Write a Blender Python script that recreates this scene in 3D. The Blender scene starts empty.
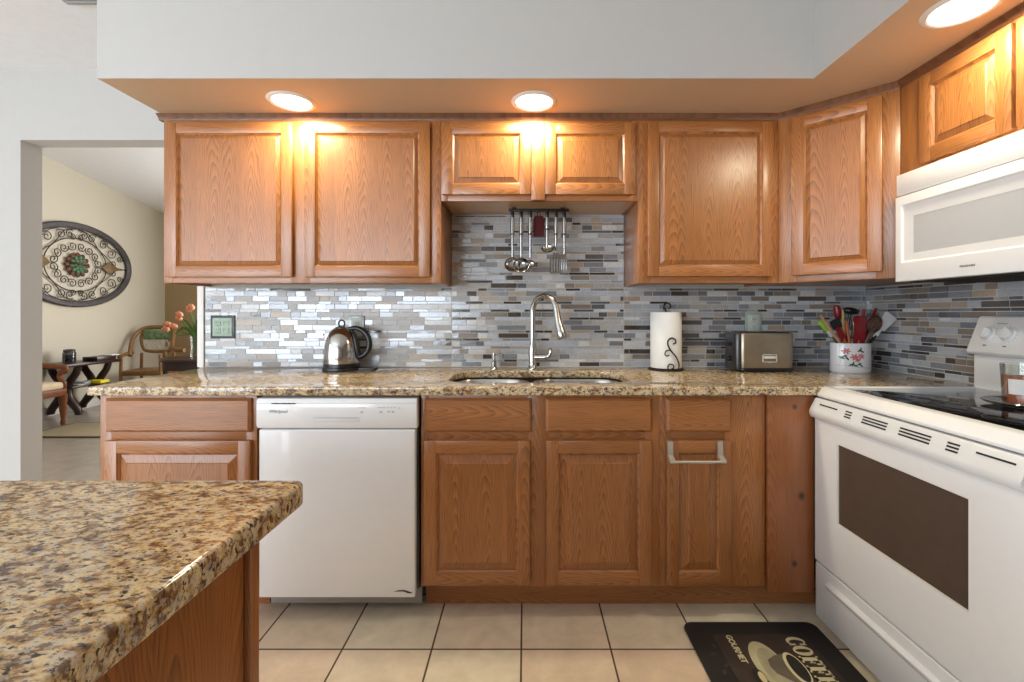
import bpy, bmesh, math, random
from mathutils import Vector, Matrix
R = math.radians
PI = math.pi
sc = bpy.context.scene
COL = sc.collection
rnd = random.Random(7)

# ------------------------------------------------------------------ camera, world, light, exposure
cam_d = bpy.data.cameras.new('camera')
cam = bpy.data.objects.new('camera', cam_d)
COL.objects.link(cam)
cam.location = (0, 0, 1.2)
cam.rotation_euler = (R(90), 0, 0)
cam_d.sensor_width = 36
cam_d.lens = 36 * 459.15 / 1024
cam_d.shift_x = -(525.1 - 512) / 1024
cam_d.shift_y = -(341 - 313.7) / 1024
cam_d.clip_start = 0.02
sc.camera = cam
sc.view_settings.view_transform = 'Standard'
sc.view_settings.look = 'None'
sc.view_settings.gamma = 1
sc.view_settings.use_curve_mapping = False
sc.view_settings.exposure = 0.12
sc.cycles.use_denoising = True
sc.cycles.max_bounces = 10
sc.cycles.diffuse_bounces = 5
sc.cycles.glossy_bounces = 5
sc.cycles.caustics_reflective = False
sc.cycles.caustics_refractive = False
sc.cycles.sample_clamp_indirect = 6

world = bpy.data.worlds.new('daylight')
sc.world = world
world.use_nodes = True
wb = world.node_tree.nodes['Background']
wb.inputs[0].default_value = (0.80, 0.90, 1.0, 1)
wb.inputs[1].default_value = 1.5


def area(name, loc, rot, sx, sy, power, col, spread=180):
    d = bpy.data.lights.new(name, 'AREA')
    d.shape = 'RECTANGLE'
    d.size, d.size_y = sx, sy
    d.energy = power
    d.color = col
    d.spread = R(spread)
    o = bpy.data.objects.new(name, d)
    COL.objects.link(o)
    o.location = loc
    o.rotation_euler = rot
    return o


DAY = (0.83, 0.915, 1.0)
# daylight entering by the patio door and windows of the dining side behind the camera, plus an added living room fill with no window behind it
area('daylight_patio', (-3.05, -3.08, 1.1), (R(90), 0, 0), 3.5, 2.0, 178, DAY)
area('daylight_side', (-4.88, -1.15, 1.35), (R(90), 0, R(-90)), 3.3, 1.6, 46, DAY)
area('living_fill', (-2.2, 7.05, 1.55), (R(-90), 0, 0), 2.8, 2.0, 170, (1.0, 0.98, 0.95))


# ------------------------------------------------------------------ materials
MATS = {}


def new_mat(name):
    m = bpy.data.materials.new(name)
    m.use_nodes = True
    nt = m.node_tree
    b = nt.nodes['Principled BSDF']
    MATS[name] = m
    return m, nt, b


def N(nt, typ, **kw):
    n = nt.nodes.new(typ)
    for k, v in kw.items():
        setattr(n, k, v)
    return n


def ramp(nt, stops, fac=None, interp='LINEAR'):
    r = N(nt, 'ShaderNodeValToRGB')
    r.color_ramp.interpolation = interp
    e = r.color_ramp.elements
    while len(e) < len(stops):
        e.new(0.5)
    for i, (p, c) in enumerate(stops):
        e[i].position = p
        e[i].color = (*c, 1) if len(c) == 3 else c
    if fac is not None:
        nt.links.new(fac, r.inputs[0])
    return r


def srgb(r, g, b):
    f = lambda c: (c / 255 / 12.92) if c <= 10 else ((c / 255 + 0.055) / 1.055) ** 2.4
    return (f(r), f(g), f(b))


def noise(nt, vec, scale, detail=3, rough=0.5, dist=0.0):
    n = N(nt, 'ShaderNodeTexNoise')
    n.inputs['Scale'].default_value = scale
    n.inputs['Detail'].default_value = detail
    n.inputs['Roughness'].default_value = rough
    n.inputs['Distortion'].default_value = dist
    if vec is not None:
        nt.links.new(vec, n.inputs['Vector'])
    return n


def mixc(nt, a, b, fac, mode='MIX'):
    m = N(nt, 'ShaderNodeMix', data_type='RGBA', blend_type=mode)
    for inp, v in ((m.inputs['A'], a), (m.inputs['B'], b), (m.inputs['Factor'], fac)):
        if isinstance(v, (int, float)):
            inp.default_value = v
        elif isinstance(v, tuple):
            inp.default_value = (*v, 1)
        else:
            nt.links.new(v, inp)
    return m.outputs['Result']


def math_n(nt, op, a, b=0.0):
    m = N(nt, 'ShaderNodeMath', operation=op)
    for i, v in enumerate((a, b)):
        if isinstance(v, (int, float)):
            m.inputs[i].default_value = v
        else:
            nt.links.new(v, m.inputs[i])
    return m.outputs[0]


def plain(name, col, rough=0.5, metal=0.0, spec=0.5, var=0.04, vscale=25, bump=0.0, bscale=200, **kw):
    """plain coloured surface with a slight procedural variation"""
    m, nt, b = new_mat(name)
    tc = N(nt, 'ShaderNodeTexCoord')
    n = noise(nt, tc.outputs['Object'], vscale, 3)
    lo = tuple(max(0, c * (1 - var)) for c in col)
    hi = tuple(min(1, c * (1 + var)) for c in col)
    rp = ramp(nt, [(0.3, lo), (0.7, hi)], n.outputs['Fac'])
    nt.links.new(rp.outputs[0], b.inputs['Base Color'])
    b.inputs['Roughness'].default_value = rough
    b.inputs['Metallic'].default_value = metal
    b.inputs['Specular IOR Level'].default_value = spec
    if bump:
        n2 = noise(nt, tc.outputs['Object'], bscale, 4)
        bp = N(nt, 'ShaderNodeBump')
        bp.inputs['Strength'].default_value = bump
        bp.inputs['Distance'].default_value = 0.002
        nt.links.new(n2.outputs['Fac'], bp.inputs['Height'])
        nt.links.new(bp.outputs[0], b.inputs['Normal'])
    for k, v in kw.items():
        b.inputs[k].default_value = v
    return m


def oak(name, axis, light, dark, board=0.13, rough=0.36, knots=False):
    """oak: stretched elongated rings give the cathedral figure; fine pores along the grain"""
    m, nt, b = new_mat(name)
    tc = N(nt, 'ShaderNodeTexCoord')
    oi = N(nt, 'ShaderNodeObjectInfo')
    sep = N(nt, 'ShaderNodeSeparateXYZ')
    nt.links.new(tc.outputs['Object'], sep.inputs[0])
    X, Y, Z = sep.outputs
    if axis == 'X':
        across, along = Z, X
    else:
        across, along = X, Z
    seed = math_n(nt, 'MULTIPLY', oi.outputs['Random'], 37.0)
    a2 = math_n(nt, 'ADD', math_n(nt, 'ADD', across, Y), seed)
    bi = math_n(nt, 'FLOOR', math_n(nt, 'DIVIDE', a2, board))
    wn = N(nt, 'ShaderNodeTexWhiteNoise', noise_dimensions='1D')
    nt.links.new(bi, wn.inputs['W'])
    fr = math_n(nt, 'SUBTRACT', a2, math_n(nt, 'MULTIPLY', bi, board))
    cx = math_n(nt, 'SUBTRACT', fr, math_n(nt, 'MULTIPLY', math_n(nt, 'ADD', math_n(nt, 'MULTIPLY', wn.outputs['Value'], 0.7), 0.15), board))
    al = math_n(nt, 'ADD', math_n(nt, 'ADD', along, math_n(nt, 'MULTIPLY', wn.outputs['Value'], 3.1)), seed)
    # warp
    cv = N(nt, 'ShaderNodeCombineXYZ')
    nt.links.new(math_n(nt, 'MULTIPLY', a2, 9.0), cv.inputs[0])
    nt.links.new(math_n(nt, 'MULTIPLY', al, 1.6), cv.inputs[1])
    w1 = noise(nt, cv.outputs[0], 1.0, 2)
    c1 = math_n(nt, 'ADD', math_n(nt, 'MULTIPLY', cx, 10.0), math_n(nt, 'MULTIPLY', math_n(nt, 'SUBTRACT', w1.outputs['Fac'], 0.5), 0.9))
    # parabolic figure: height along grain against square of across
    pos = math_n(nt, 'ADD', math_n(nt, 'MULTIPLY', math_n(nt, 'POWER', math_n(nt, 'ABSOLUTE', c1), 1.7), 1.5), math_n(nt, 'MULTIPLY', al, 1.25))
    rings = math_n(nt, 'FRACT', math_n(nt, 'MULTIPLY', pos, 13.0))
    saw = math_n(nt, 'POWER', rings, 1.8)
    # pores
    cv2 = N(nt, 'ShaderNodeCombineXYZ')
    nt.links.new(math_n(nt, 'MULTIPLY', a2, 330.0), cv2.inputs[0])
    nt.links.new(math_n(nt, 'MULTIPLY', al, 9.0), cv2.inputs[1])
    p1 = noise(nt, cv2.outputs[0], 1.0, 3, 0.6)
    pore = ramp(nt, [(0.36, (0, 0, 0)), (0.55, (1, 1, 1))], p1.outputs['Fac'])
    cv3 = N(nt, 'ShaderNodeCombineXYZ')
    nt.links.new(math_n(nt, 'MULTIPLY', a2, 40.0), cv3.inputs[0])
    nt.links.new(math_n(nt, 'MULTIPLY', al, 1.2), cv3.inputs[1])
    p2 = noise(nt, cv3.outputs[0], 1.0, 2, 0.5)
    inv = math_n(nt, 'SUBTRACT', 1.0, pore.outputs[0])
    ringdark = math_n(nt, 'MULTIPLY', saw, math_n(nt, 'ADD', math_n(nt, 'MULTIPLY', inv, 0.55), 0.42))
    base = mixc(nt, light, dark, ringdark)
    base = mixc(nt, base, dark, math_n(nt, 'MULTIPLY', inv, 0.22))
    tone = math_n(nt, 'ADD', math_n(nt, 'MULTIPLY', p2.outputs['Fac'], 0.30), math_n(nt, 'MULTIPLY', wn.outputs['Value'], 0.16))
    tone = math_n(nt, 'ADD', tone, 0.76)
    hsv = N(nt, 'ShaderNodeHueSaturation')
    nt.links.new(base, hsv.inputs['Color'])
    nt.links.new(tone, hsv.inputs['Value'])
    out = hsv.outputs[0]
    if knots:
        for kx, kz, kr in ((1.052, 0.836, 0.008), (1.079, 0.489, 0.012), (1.052, 0.224, 0.010)):
            ddx = math_n(nt, 'SUBTRACT', X, kx)
            ddz = math_n(nt, 'MULTIPLY', math_n(nt, 'SUBTRACT', Z, kz), 0.8)
            dd = math_n(nt, 'SQRT', math_n(nt, 'ADD', math_n(nt, 'MULTIPLY', ddx, ddx), math_n(nt, 'MULTIPLY', ddz, ddz)))
            mr = N(nt, 'ShaderNodeMapRange')
            nt.links.new(dd, mr.inputs['Value'])
            mr.inputs['From Min'].default_value = kr * 0.4
            mr.inputs['From Max'].default_value = kr * 1.5
            mr.inputs['To Min'].default_value = 0.95
            mr.inputs['To Max'].default_value = 0.0
            out = mixc(nt, out, srgb(44, 22, 10), mr.outputs[0])
    nt.links.new(out, b.inputs['Base Color'])
    b.inputs['Roughness'].default_value = rough
    b.inputs['Coat Weight'].default_value = 0.55
    b.inputs['Coat Roughness'].default_value = 0.28
    bp = N(nt, 'ShaderNodeBump')
    bp.inputs['Strength'].default_value = 0.12
    bp.inputs['Distance'].default_value = 0.001
    nt.links.new(pore.outputs[0], bp.inputs['Height'])
    nt.links.new(bp.outputs[0], b.inputs['Normal'])
    return m


OAK_L, OAK_D = srgb(174, 112, 60), srgb(90, 53, 26)
oak('oak_vertical', 'Z', OAK_L, OAK_D)
oak('oak_horizontal', 'X', OAK_L, OAK_D)
oak('pine', 'Z', srgb(158, 96, 54), srgb(108, 60, 30), board=0.4, knots=True)
oak('oak_panel', 'Z', srgb(173, 111, 59), srgb(84, 48, 23), board=0.105)
oak('oak_shaded', 'X', srgb(122, 78, 50), srgb(78, 46, 28))  # crown moulding's shade is darkened into the oak colour
oak('pale_wood', 'X', srgb(206, 166, 118), srgb(176, 134, 90))  # paler than the oak, for the short cabinet's underside


def granite(name):
    m, nt, b = new_mat(name)
    tc = N(nt, 'ShaderNodeTexCoord')
    mp = N(nt, 'ShaderNodeMapping')
    mp.inputs['Rotation'].default_value = (0, 0, 0.5)
    mp.inputs['Scale'].default_value = (0.8, 1.25, 1)
    nt.links.new(tc.outputs['Object'], mp.inputs[0])
    V = mp.outputs[0]
    n1 = noise(nt, V, 46, 5, 0.66, 0.3)
    c = ramp(nt, [(0.32, srgb(74, 54, 42)), (0.42, srgb(140, 106, 72)), (0.49, srgb(198, 168, 120)), (0.58, srgb(222, 202, 162)), (0.70, srgb(186, 150, 102))], n1.outputs['Fac']).outputs[0]
    # grey-cream crystals
    v1 = N(nt, 'ShaderNodeTexVoronoi')
    v1.inputs['Scale'].default_value = 150
    nt.links.new(V, v1.inputs['Vector'])
    sx = N(nt, 'ShaderNodeSeparateColor')
    nt.links.new(v1.outputs['Color'], sx.inputs[0])
    g = ramp(nt, [(0.60, (0, 0, 0)), (0.72, (1, 1, 1))], sx.outputs[0])
    c = mixc(nt, c, srgb(190, 184, 174), math_n(nt, 'MULTIPLY', g.outputs[0], 0.55))
    # brown blotches
    n3 = noise(nt, V, 88, 4, 0.62)
    br = ramp(nt, [(0.53, (0, 0, 0)), (0.62, (1, 1, 1))], n3.outputs['Fac'])
    c = mixc(nt, c, srgb(96, 70, 54), math_n(nt, 'MULTIPLY', br.outputs[0], 0.8))
    # dark specks
    n4 = noise(nt, V, 130, 3, 0.55, 0.3)
    dk = ramp(nt, [(0.58, (0, 0, 0)), (0.64, (1, 1, 1))], n4.outputs['Fac'])
    c = mixc(nt, c, srgb(52, 44, 42), dk.outputs[0])
    n5 = noise(nt, V, 300, 2, 0.5)
    dk2 = ramp(nt, [(0.62, (0, 0, 0)), (0.70, (1, 1, 1))], n5.outputs['Fac'])
    c = mixc(nt, c, srgb(70, 58, 52), math_n(nt, 'MULTIPLY', dk2.outputs[0], 0.6))
    nt.links.new(c, b.inputs['Base Color'])
    b.inputs['Roughness'].default_value = 0.10
    b.inputs['Specular IOR Level'].default_value = 0.6
    return m


granite('granite')


def floor_tile(name, pitch, ox, oy, c1, c2, grout, rough, msize=0.0035):
    m, nt, b = new_mat(name)
    tc = N(nt, 'ShaderNodeTexCoord')
    mp = N(nt, 'ShaderNodeMapping')
    mp.inputs['Location'].default_value = (-ox + 20 * pitch, -oy + 20 * pitch, 0)
    nt.links.new(tc.outputs['Object'], mp.inputs[0])
    br = N(nt, 'ShaderNodeTexBrick')
    br.offset = 0
    br.squash = 1
    br.inputs['Color1'].default_value = (*c1, 1)
    br.inputs['Color2'].default_value = (*c2, 1)
    br.inputs['Mortar'].default_value = (*grout, 1)
    br.inputs['Scale'].default_value = 1
    br.inputs['Mortar Size'].default_value = msize
    br.inputs['Mortar Smooth'].default_value = 0.1
    br.inputs['Brick Width'].default_value = pitch
    br.inputs['Row Height'].default_value = pitch
    nt.links.new(mp.outputs[0], br.inputs['Vector'])
    n1 = noise(nt, tc.outputs['Object'], 9, 5, 0.65, 0.4)
    mot = ramp(nt, [(0.3, (0.80, 0.77, 0.74)), (0.7, (1.08, 1.06, 1.04))], n1.outputs['Fac'])
    c = mixc(nt, br.outputs['Color'], mot.outputs[0], 0.8, 'MULTIPLY')
    nt.links.new(c, b.inputs['Base Color'])
    rr = math_n(nt, 'ADD', math_n(nt, 'MULTIPLY', br.outputs['Fac'], 0.4), rough)
    nt.links.new(rr, b.inputs['Roughness'])
    bp = N(nt, 'ShaderNodeBump')
    bp.inputs['Strength'].default_value = 0.4
    bp.inputs['Distance'].default_value = 0.003
    bp.invert = True
    nt.links.new(br.outputs['Fac'], bp.inputs['Height'])
    nt.links.new(bp.outputs[0], b.inputs['Normal'])
    return m


floor_tile('floor_tile', 0.32, -0.0137, 1.642, srgb(232, 224, 200), srgb(222, 198, 174), srgb(84, 64, 46), 0.35)
floor_tile('living_tile', 0.62, -4.2, 3.68, srgb(168, 160, 148), srgb(158, 150, 140), srgb(110, 102, 94), 0.2)


def mosaic_mat(name):
    m, nt, b = new_mat(name)
    at = N(nt, 'ShaderNodeAttribute', attribute_name='tilecol')
    tc = N(nt, 'ShaderNodeTexCoord')
    n1 = noise(nt, tc.outputs['Object'], 70, 4, 0.6)
    mot = ramp(nt, [(0.3, (0.82, 0.81, 0.80)), (0.7, (1.1, 1.1, 1.1))], n1.outputs['Fac'])
    c = mixc(nt, at.outputs['Color'], mot.outputs[0], 0.7, 'MULTIPLY')
    nt.links.new(c, b.inputs['Base Color'])
    nt.links.new(at.outputs['Alpha'], b.inputs['Roughness'])
    lt = math_n(nt, 'LESS_THAN', at.outputs['Alpha'], 0.25)
    nt.links.new(math_n(nt, 'MULTIPLY', lt, 0.16), b.inputs['Metallic'])
    b.inputs['Specular IOR Level'].default_value = 0.8
    return m


mosaic_mat('mosaic')
plain('grout', srgb(196, 194, 190), 0.8)
plain('white_wall', srgb(188, 186, 183), 0.75, var=0.01, bump=0.05, bscale=300)
plain('soffit_bounce_tint', srgb(200, 176, 150), 0.7, var=0.01)  # warm bounce light mixed into the soffit's underside colour
plain('dimming_wall', srgb(122, 112, 102), 0.8, var=0.01)  # dark tone invented for the unseen wall, to dim reflections and bounce
plain('ceiling_white', srgb(236, 238, 242), 0.85, var=0.02, bump=0.5, bscale=160)
plain('living_wall', srgb(206, 200, 184), 0.8, var=0.01)
plain('living_wall_tan', srgb(172, 148, 112), 0.8, var=0.01)
plain('white_trim', srgb(226, 224, 220), 0.45, var=0.01)
plain('white_enamel', srgb(236, 237, 238), 0.22, var=0.01, **{'Coat Weight': 0.3})
plain('white_plastic', srgb(222, 223, 224), 0.35, var=0.01)
plain('warm_plastic', srgb(226, 222, 204), 0.4, var=0.01)
plain('grey_print', srgb(120, 122, 126), 0.6)
plain('pale_print', srgb(188, 190, 194), 0.6)
plain('dark_print', srgb(40, 40, 44), 0.5)
plain('black_plastic', srgb(26, 26, 28), 0.32)
plain('dark_slot', srgb(34, 30, 24), 0.8)
plain('black_glass', srgb(14, 14, 16), 0.05, spec=0.8)
plain('oven_glass', srgb(84, 72, 64), 0.08, spec=0.6)
plain('oven_dark', srgb(30, 24, 20), 0.5)
plain('mw_glass', srgb(186, 188, 192), 0.15, var=0.01)
plain('steel', (0.50, 0.49, 0.48), 0.26, metal=1.0, var=0.03, vscale=60)
plain('utensil_steel', (0.36, 0.355, 0.35), 0.2, metal=1.0, var=0.03)
plain('nickel', (0.50, 0.485, 0.46), 0.21, metal=1.0, var=0.02)
plain('chrome', (0.50, 0.49, 0.47), 0.13, metal=1.0, var=0.02)
plain('brushed_warm', srgb(176, 164, 146), 0.36, metal=1.0, var=0.05)
plain('satin_nickel', srgb(188, 180, 168), 0.5, metal=0.45)
plain('dark_gunmetal', srgb(92, 92, 94), 0.35, metal=0.9)
plain('paper', srgb(240, 240, 238), 0.9, var=0.01, bump=0.15, bscale=120)
plain('wrought_iron', srgb(44, 34, 30), 0.5, metal=0.4)
plain('ceramic', srgb(232, 232, 234), 0.12, var=0.01)
plain('pink_print', srgb(206, 120, 128), 0.3, var=0.2, vscale=90)
plain('green_print', srgb(36, 88, 64), 0.3, var=0.25, vscale=90)
plain('red_silicone', srgb(128, 14, 24), 0.3)
plain('red_fabric', srgb(82, 14, 18), 0.8, var=0.3, vscale=120)
plain('lime_silicone', srgb(150, 196, 72), 0.45)
plain('tan_wood', srgb(186, 146, 106), 0.55, var=0.1)
plain('yellow_wood', srgb(206, 176, 110), 0.55, var=0.1)
plain('orange_wood', srgb(160, 84, 40), 0.5, var=0.12)
plain('white_silicone', srgb(214, 216, 216), 0.4)
plain('bronze_metal', srgb(118, 92, 78), 0.28, metal=0.9)
plain('stone_green', srgb(158, 178, 160), 0.4, var=0.12, vscale=60)
plain('pewter', srgb(146, 150, 146), 0.35, metal=0.8, var=0.2, vscale=90)
plain('pewter_dark', srgb(66, 70, 70), 0.4, metal=0.5, var=0.2, vscale=90)
plain('ivory', srgb(196, 200, 190), 0.4)
plain('candle_wax', srgb(182, 92, 52), 0.35, var=0.12)
plain('paper_label', srgb(224, 222, 220), 0.6)
plain('mat_black', srgb(30, 25, 23), 0.7, var=0.12, vscale=18)
plain('mat_brown', srgb(52, 40, 34), 0.7, var=0.3, vscale=14)
plain('mat_cream', srgb(206, 194, 152), 0.7, var=0.06)
plain('mat_saucer', srgb(182, 174, 140), 0.7, var=0.12, vscale=16)
plain('mat_cup', srgb(160, 152, 124), 0.7, var=0.2, vscale=14)
plain('mat_cup_shade', srgb(98, 88, 74), 0.7, var=0.2, vscale=14)
plain('toe_grille', srgb(150, 146, 142), 0.5)
plain('toe_dark', srgb(86, 50, 28), 0.6)
plain('dark_mahogany', srgb(44, 26, 24), 0.3, var=0.2)
plain('carved_walnut', srgb(122, 68, 34), 0.35, var=0.2, vscale=40)
plain('gold_walnut', srgb(134, 96, 52), 0.4, var=0.2, vscale=40)
plain('cream_upholstery', srgb(222, 202, 172), 0.85, var=0.05)
plain('green_upholstery', srgb(112, 140, 100), 0.85, var=0.45, vscale=22)
plain('lattice_white', srgb(214, 212, 204), 0.7)
plain('art_iron', srgb(58, 46, 40), 0.5, metal=0.5, var=0.3, vscale=30)
plain('art_band', srgb(74, 70, 72), 0.5, metal=0.3, var=0.5, vscale=60, bump=0.8, bscale=70)
plain('art_rust', srgb(92, 52, 36), 0.6, var=0.3)
plain('art_green', srgb(74, 112, 80), 0.5, var=0.4, vscale=60)
plain('art_leaf', srgb(112, 88, 50), 0.5, var=0.3)
plain('tulip_petal', srgb(222, 146, 112), 0.6, var=0.15)
plain('tulip_leaf', srgb(82, 120, 56), 0.6, var=0.2)
plain('rug_tan', srgb(168, 156, 126), 0.95, var=0.06, bump=0.4)
plain('rug_edge', srgb(88, 76, 56), 0.95)
plain('magazine_pale', srgb(198, 196, 170), 0.5, var=0.2)
plain('magazine_blue', srgb(158, 168, 184), 0.5, var=0.2)
plain('yellow_cover', srgb(226, 206, 20), 0.5)
plain('lantern_metal', srgb(70, 72, 70), 0.4, metal=0.6, var=0.3)
plain('vent_grey', srgb(168, 168, 170), 0.6)


def glass_mat(name, col, rough=0.02, base=0.04):
    m, nt, b = new_mat(name)
    tr = N(nt, 'ShaderNodeBsdfTransparent')
    tr.inputs[0].default_value = (*col, 1)
    gl = N(nt, 'ShaderNodeBsdfGlossy')
    gl.inputs['Roughness'].default_value = rough
    lw = N(nt, 'ShaderNodeLayerWeight')
    lw.inputs[0].default_value = 0.25
    f = math_n(nt, 'ADD', math_n(nt, 'MULTIPLY', lw.outputs['Fresnel'], 0.6), base)
    mx = N(nt, 'ShaderNodeMixShader')
    nt.links.new(f, mx.inputs[0])
    nt.links.new(tr.outputs[0], mx.inputs[1])
    nt.links.new(gl.outputs[0], mx.inputs[2])
    nt.links.new(mx.outputs[0], nt.nodes['Material Output'].inputs[0])
    return m


glass_mat('clear_glass', (0.93, 0.95, 0.94))
glass_mat('window_glass', (0.97, 0.98, 0.98))
glass_mat('smoke_glass', (0.55, 0.57, 0.60))
glass_mat('dish_glass', (0.80, 0.82, 0.82), 0.08, 0.25)


def emit_mat(name, col, strength):
    m, nt, b = new_mat(name)
    b.inputs['Base Color'].default_value = (*col, 1)
    b.inputs['Emission Color'].default_value = (*col, 1)
    b.inputs['Emission Strength'].default_value = strength
    return m


emit_mat('lamp_lens', (1.0, 0.93, 0.82), 3.0)


# ------------------------------------------------------------------ mesh helpers
def add_box(bm, x0, x1, y0, y1, z0, z1, bev=0.0, mi=0, seg=2):
    vs = [bm.verts.new((x, y, z)) for x in (x0, x1) for y in (y0, y1) for z in (z0, z1)]
    idx = [(0, 1, 3, 2), (4, 6, 7, 5), (0, 4, 5, 1), (2, 3, 7, 6), (0, 2, 6, 4), (1, 5, 7, 3)]
    fs = []
    for q in idx:
        f = bm.faces.new([vs[i] for i in q])
        f.material_index = mi
        fs.append(f)
    if bev > 0:
        es = list({e for f in fs for e in f.edges})
        r = bmesh.ops.bevel(bm, geom=es, offset=bev, segments=seg, profile=0.5, affect='EDGES')
        for f in r['faces']:
            f.material_index = mi
    return fs


def add_prism(bm, poly, a0, a1, axis='X', mi=0, bev=0.0):
    """extrude a 2D polygon along an axis. axis X: (y,z); Y: (x,z); Z: (x,y)"""
    def P(u, v, a):
        return {'X': (a, u, v), 'Y': (u, a, v), 'Z': (u, v, a)}[axis]
    A = [bm.verts.new(P(u, v, a0)) for u, v in poly]
    B = [bm.verts.new(P(u, v, a1)) for u, v in poly]
    fs = [bm.faces.new(A), bm.faces.new(B[::-1])]
    n = len(poly)
    for i in range(n):
        j = (i + 1) % n
        fs.append(bm.faces.new((A[i], B[i], B[j], A[j])))
    for f in fs:
        f.material_index = mi
    if bev:
        es = list({e for f in fs[:2] for e in f.edges})
        r = bmesh.ops.bevel(bm, geom=es, offset=bev, segments=2, profile=0.5, affect='EDGES')
        for f in r['faces']:
            f.material_index = mi
    return fs


def add_lathe(bm, prof, cx=0, cy=0, seg=32, mi=0, sx=1.0, sy=1.0, zo=0.0):
    """revolve (r,z) profile about vertical axis; sx, sy make it oval"""
    rings = []
    for r, z in prof:
        if r < 1e-6:
            rings.append([bm.verts.new((cx, cy, z + zo))])
        else:
            rings.append([bm.verts.new((cx + r * sx * math.cos(2 * PI * k / seg), cy + r * sy * math.sin(2 * PI * k / seg), z + zo)) for k in range(seg)])
    for a, b in zip(rings, rings[1:]):
        if len(a) == 1 and len(b) == 1:
            continue
        for k in range(seg):
            l = (k + 1) % seg
            if len(a) == 1:
                f = bm.faces.new((a[0], b[k], b[l]))
            elif len(b) == 1:
                f = bm.faces.new((a[k], b[0], a[l]))
            else:
                f = bm.faces.new((a[k], b[k], b[l], a[l]))
            f.material_index = mi


def add_tube(bm, pts, r, seg=10, mi=0, closed=False, flat=1.0):
    pts = [Vector(p) for p in pts]
    n = len(pts)
    rs = r if isinstance(r, (list, tuple)) else [r] * n
    tang = []
    for i in range(n):
        if closed:
            t = pts[(i + 1) % n] - pts[i - 1]
        else:
            t = pts[min(i + 1, n - 1)] - pts[max(i - 1, 0)]
        tang.append(t.normalized() if t.length > 1e-9 else Vector((0, 0, 1)))
    up = Vector((0, 0, 1)) if abs(tang[0].z) < 0.9 else Vector((0, 1, 0))
    nrm = (up - tang[0] * up.dot(tang[0])).normalized()
    rings = []
    for i in range(n):
        if i:
            nrm = nrm - tang[i] * nrm.dot(tang[i])
            nrm = nrm.normalized() if nrm.length > 1e-6 else tang[i].orthogonal().normalized()
        bn = tang[i].cross(nrm)
        rings.append([bm.verts.new(pts[i] + (nrm * math.cos(2 * PI * k / seg) * flat + bn * math.sin(2 * PI * k / seg)) * rs[i]) for k in range(seg)])
    m = n if closed else n - 1
    for i in range(m):
        a, b = rings[i], rings[(i + 1) % n]
        for k in range(seg):
            l = (k + 1) % seg
            f = bm.faces.new((a[k], a[l], b[l], b[k]))
            f.material_index = mi
    if not closed:
        f = bm.faces.new(rings[0][::-1]); f.material_index = mi
        f = bm.faces.new(rings[-1]); f.material_index = mi


def spline(pts, n=6):
    P = [Vector(p) for p in pts]
    out = []
    for i in range(len(P) - 1):
        p0, p1, p2, p3 = P[max(i - 1, 0)], P[i], P[i + 1], P[min(i + 2, len(P) - 1)]
        for k in range(n):
            t = k / n
            out.append(0.5 * ((2 * p1) + (p2 - p0) * t + (2 * p0 - 5 * p1 + 4 * p2 - p3) * t * t + (3 * p1 - p0 - 3 * p2 + p3) * t ** 3))
    out.append(P[-1])
    return out


def add_ball(bm, c, rx, ry=None, rz=None, mi=0, u=16, v=10, rot=None):
    ry = rx if ry is None else ry
    rz = rx if rz is None else rz
    M = Matrix.Translation(Vector(c)) @ (rot if rot else Matrix.Identity(4)) @ Matrix.Diagonal((rx, ry, rz, 1))
    r = bmesh.ops.create_uvsphere(bm, u_segments=u, v_segments=v, radius=1, matrix=M)
    for vv in r['verts']:
        for f in vv.link_faces:
            f.material_index = mi


def xform(bm, M, start=0):
    bm.verts.ensure_lookup_table()
    for v in bm.verts[start:] if start else bm.verts:
        v.co = M @ v.co


def rrect(x0, x1, y0, y1, r, n=6):
    out = []
    for cx, cy, a0 in ((x1 - r, y1 - r, 0), (x0 + r, y1 - r, 90), (x0 + r, y0 + r, 180), (x1 - r, y0 + r, 270)):
        for k in range(n + 1):
            a = R(a0 + 90 * k / n)
            out.append((cx + r * math.cos(a), cy + r * math.sin(a)))
    return out


def fill_shape(outer, holes, z0, z1, bev=0.0, name='tmp'):
    """flat plate from an outline with holes, as a bmesh (curve fill)"""
    cu = bpy.data.curves.new(name, 'CURVE')
    cu.dimensions = '2D'
    cu.fill_mode = 'BOTH'
    for loop in [outer] + holes:
        s = cu.splines.new('POLY')
        s.points.add(len(loop) - 1)
        for p, (x, y) in zip(s.points, loop):
            p.co = (x, y, 0, 1)
        s.use_cyclic_u = True
    cu.extrude = (z1 - z0) / 2 - bev
    cu.bevel_depth = bev
    cu.bevel_resolution = 2
    if bev:
        cu.offset = -bev
    o = bpy.data.objects.new(name, cu)
    COL.objects.link(o)
    dg = bpy.context.evaluated_depsgraph_get()
    me = bpy.data.meshes.new_from_object(o.evaluated_get(dg))
    bm = bmesh.new()
    bm.from_mesh(me)
    bpy.data.objects.remove(o)
    bpy.data.curves.remove(cu)
    bpy.data.meshes.remove(me)
    for v in bm.verts:
        v.co.z += (z0 + z1) / 2
    bmesh.ops.remove_doubles(bm, verts=bm.verts, dist=1e-5)
    return bm


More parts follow.
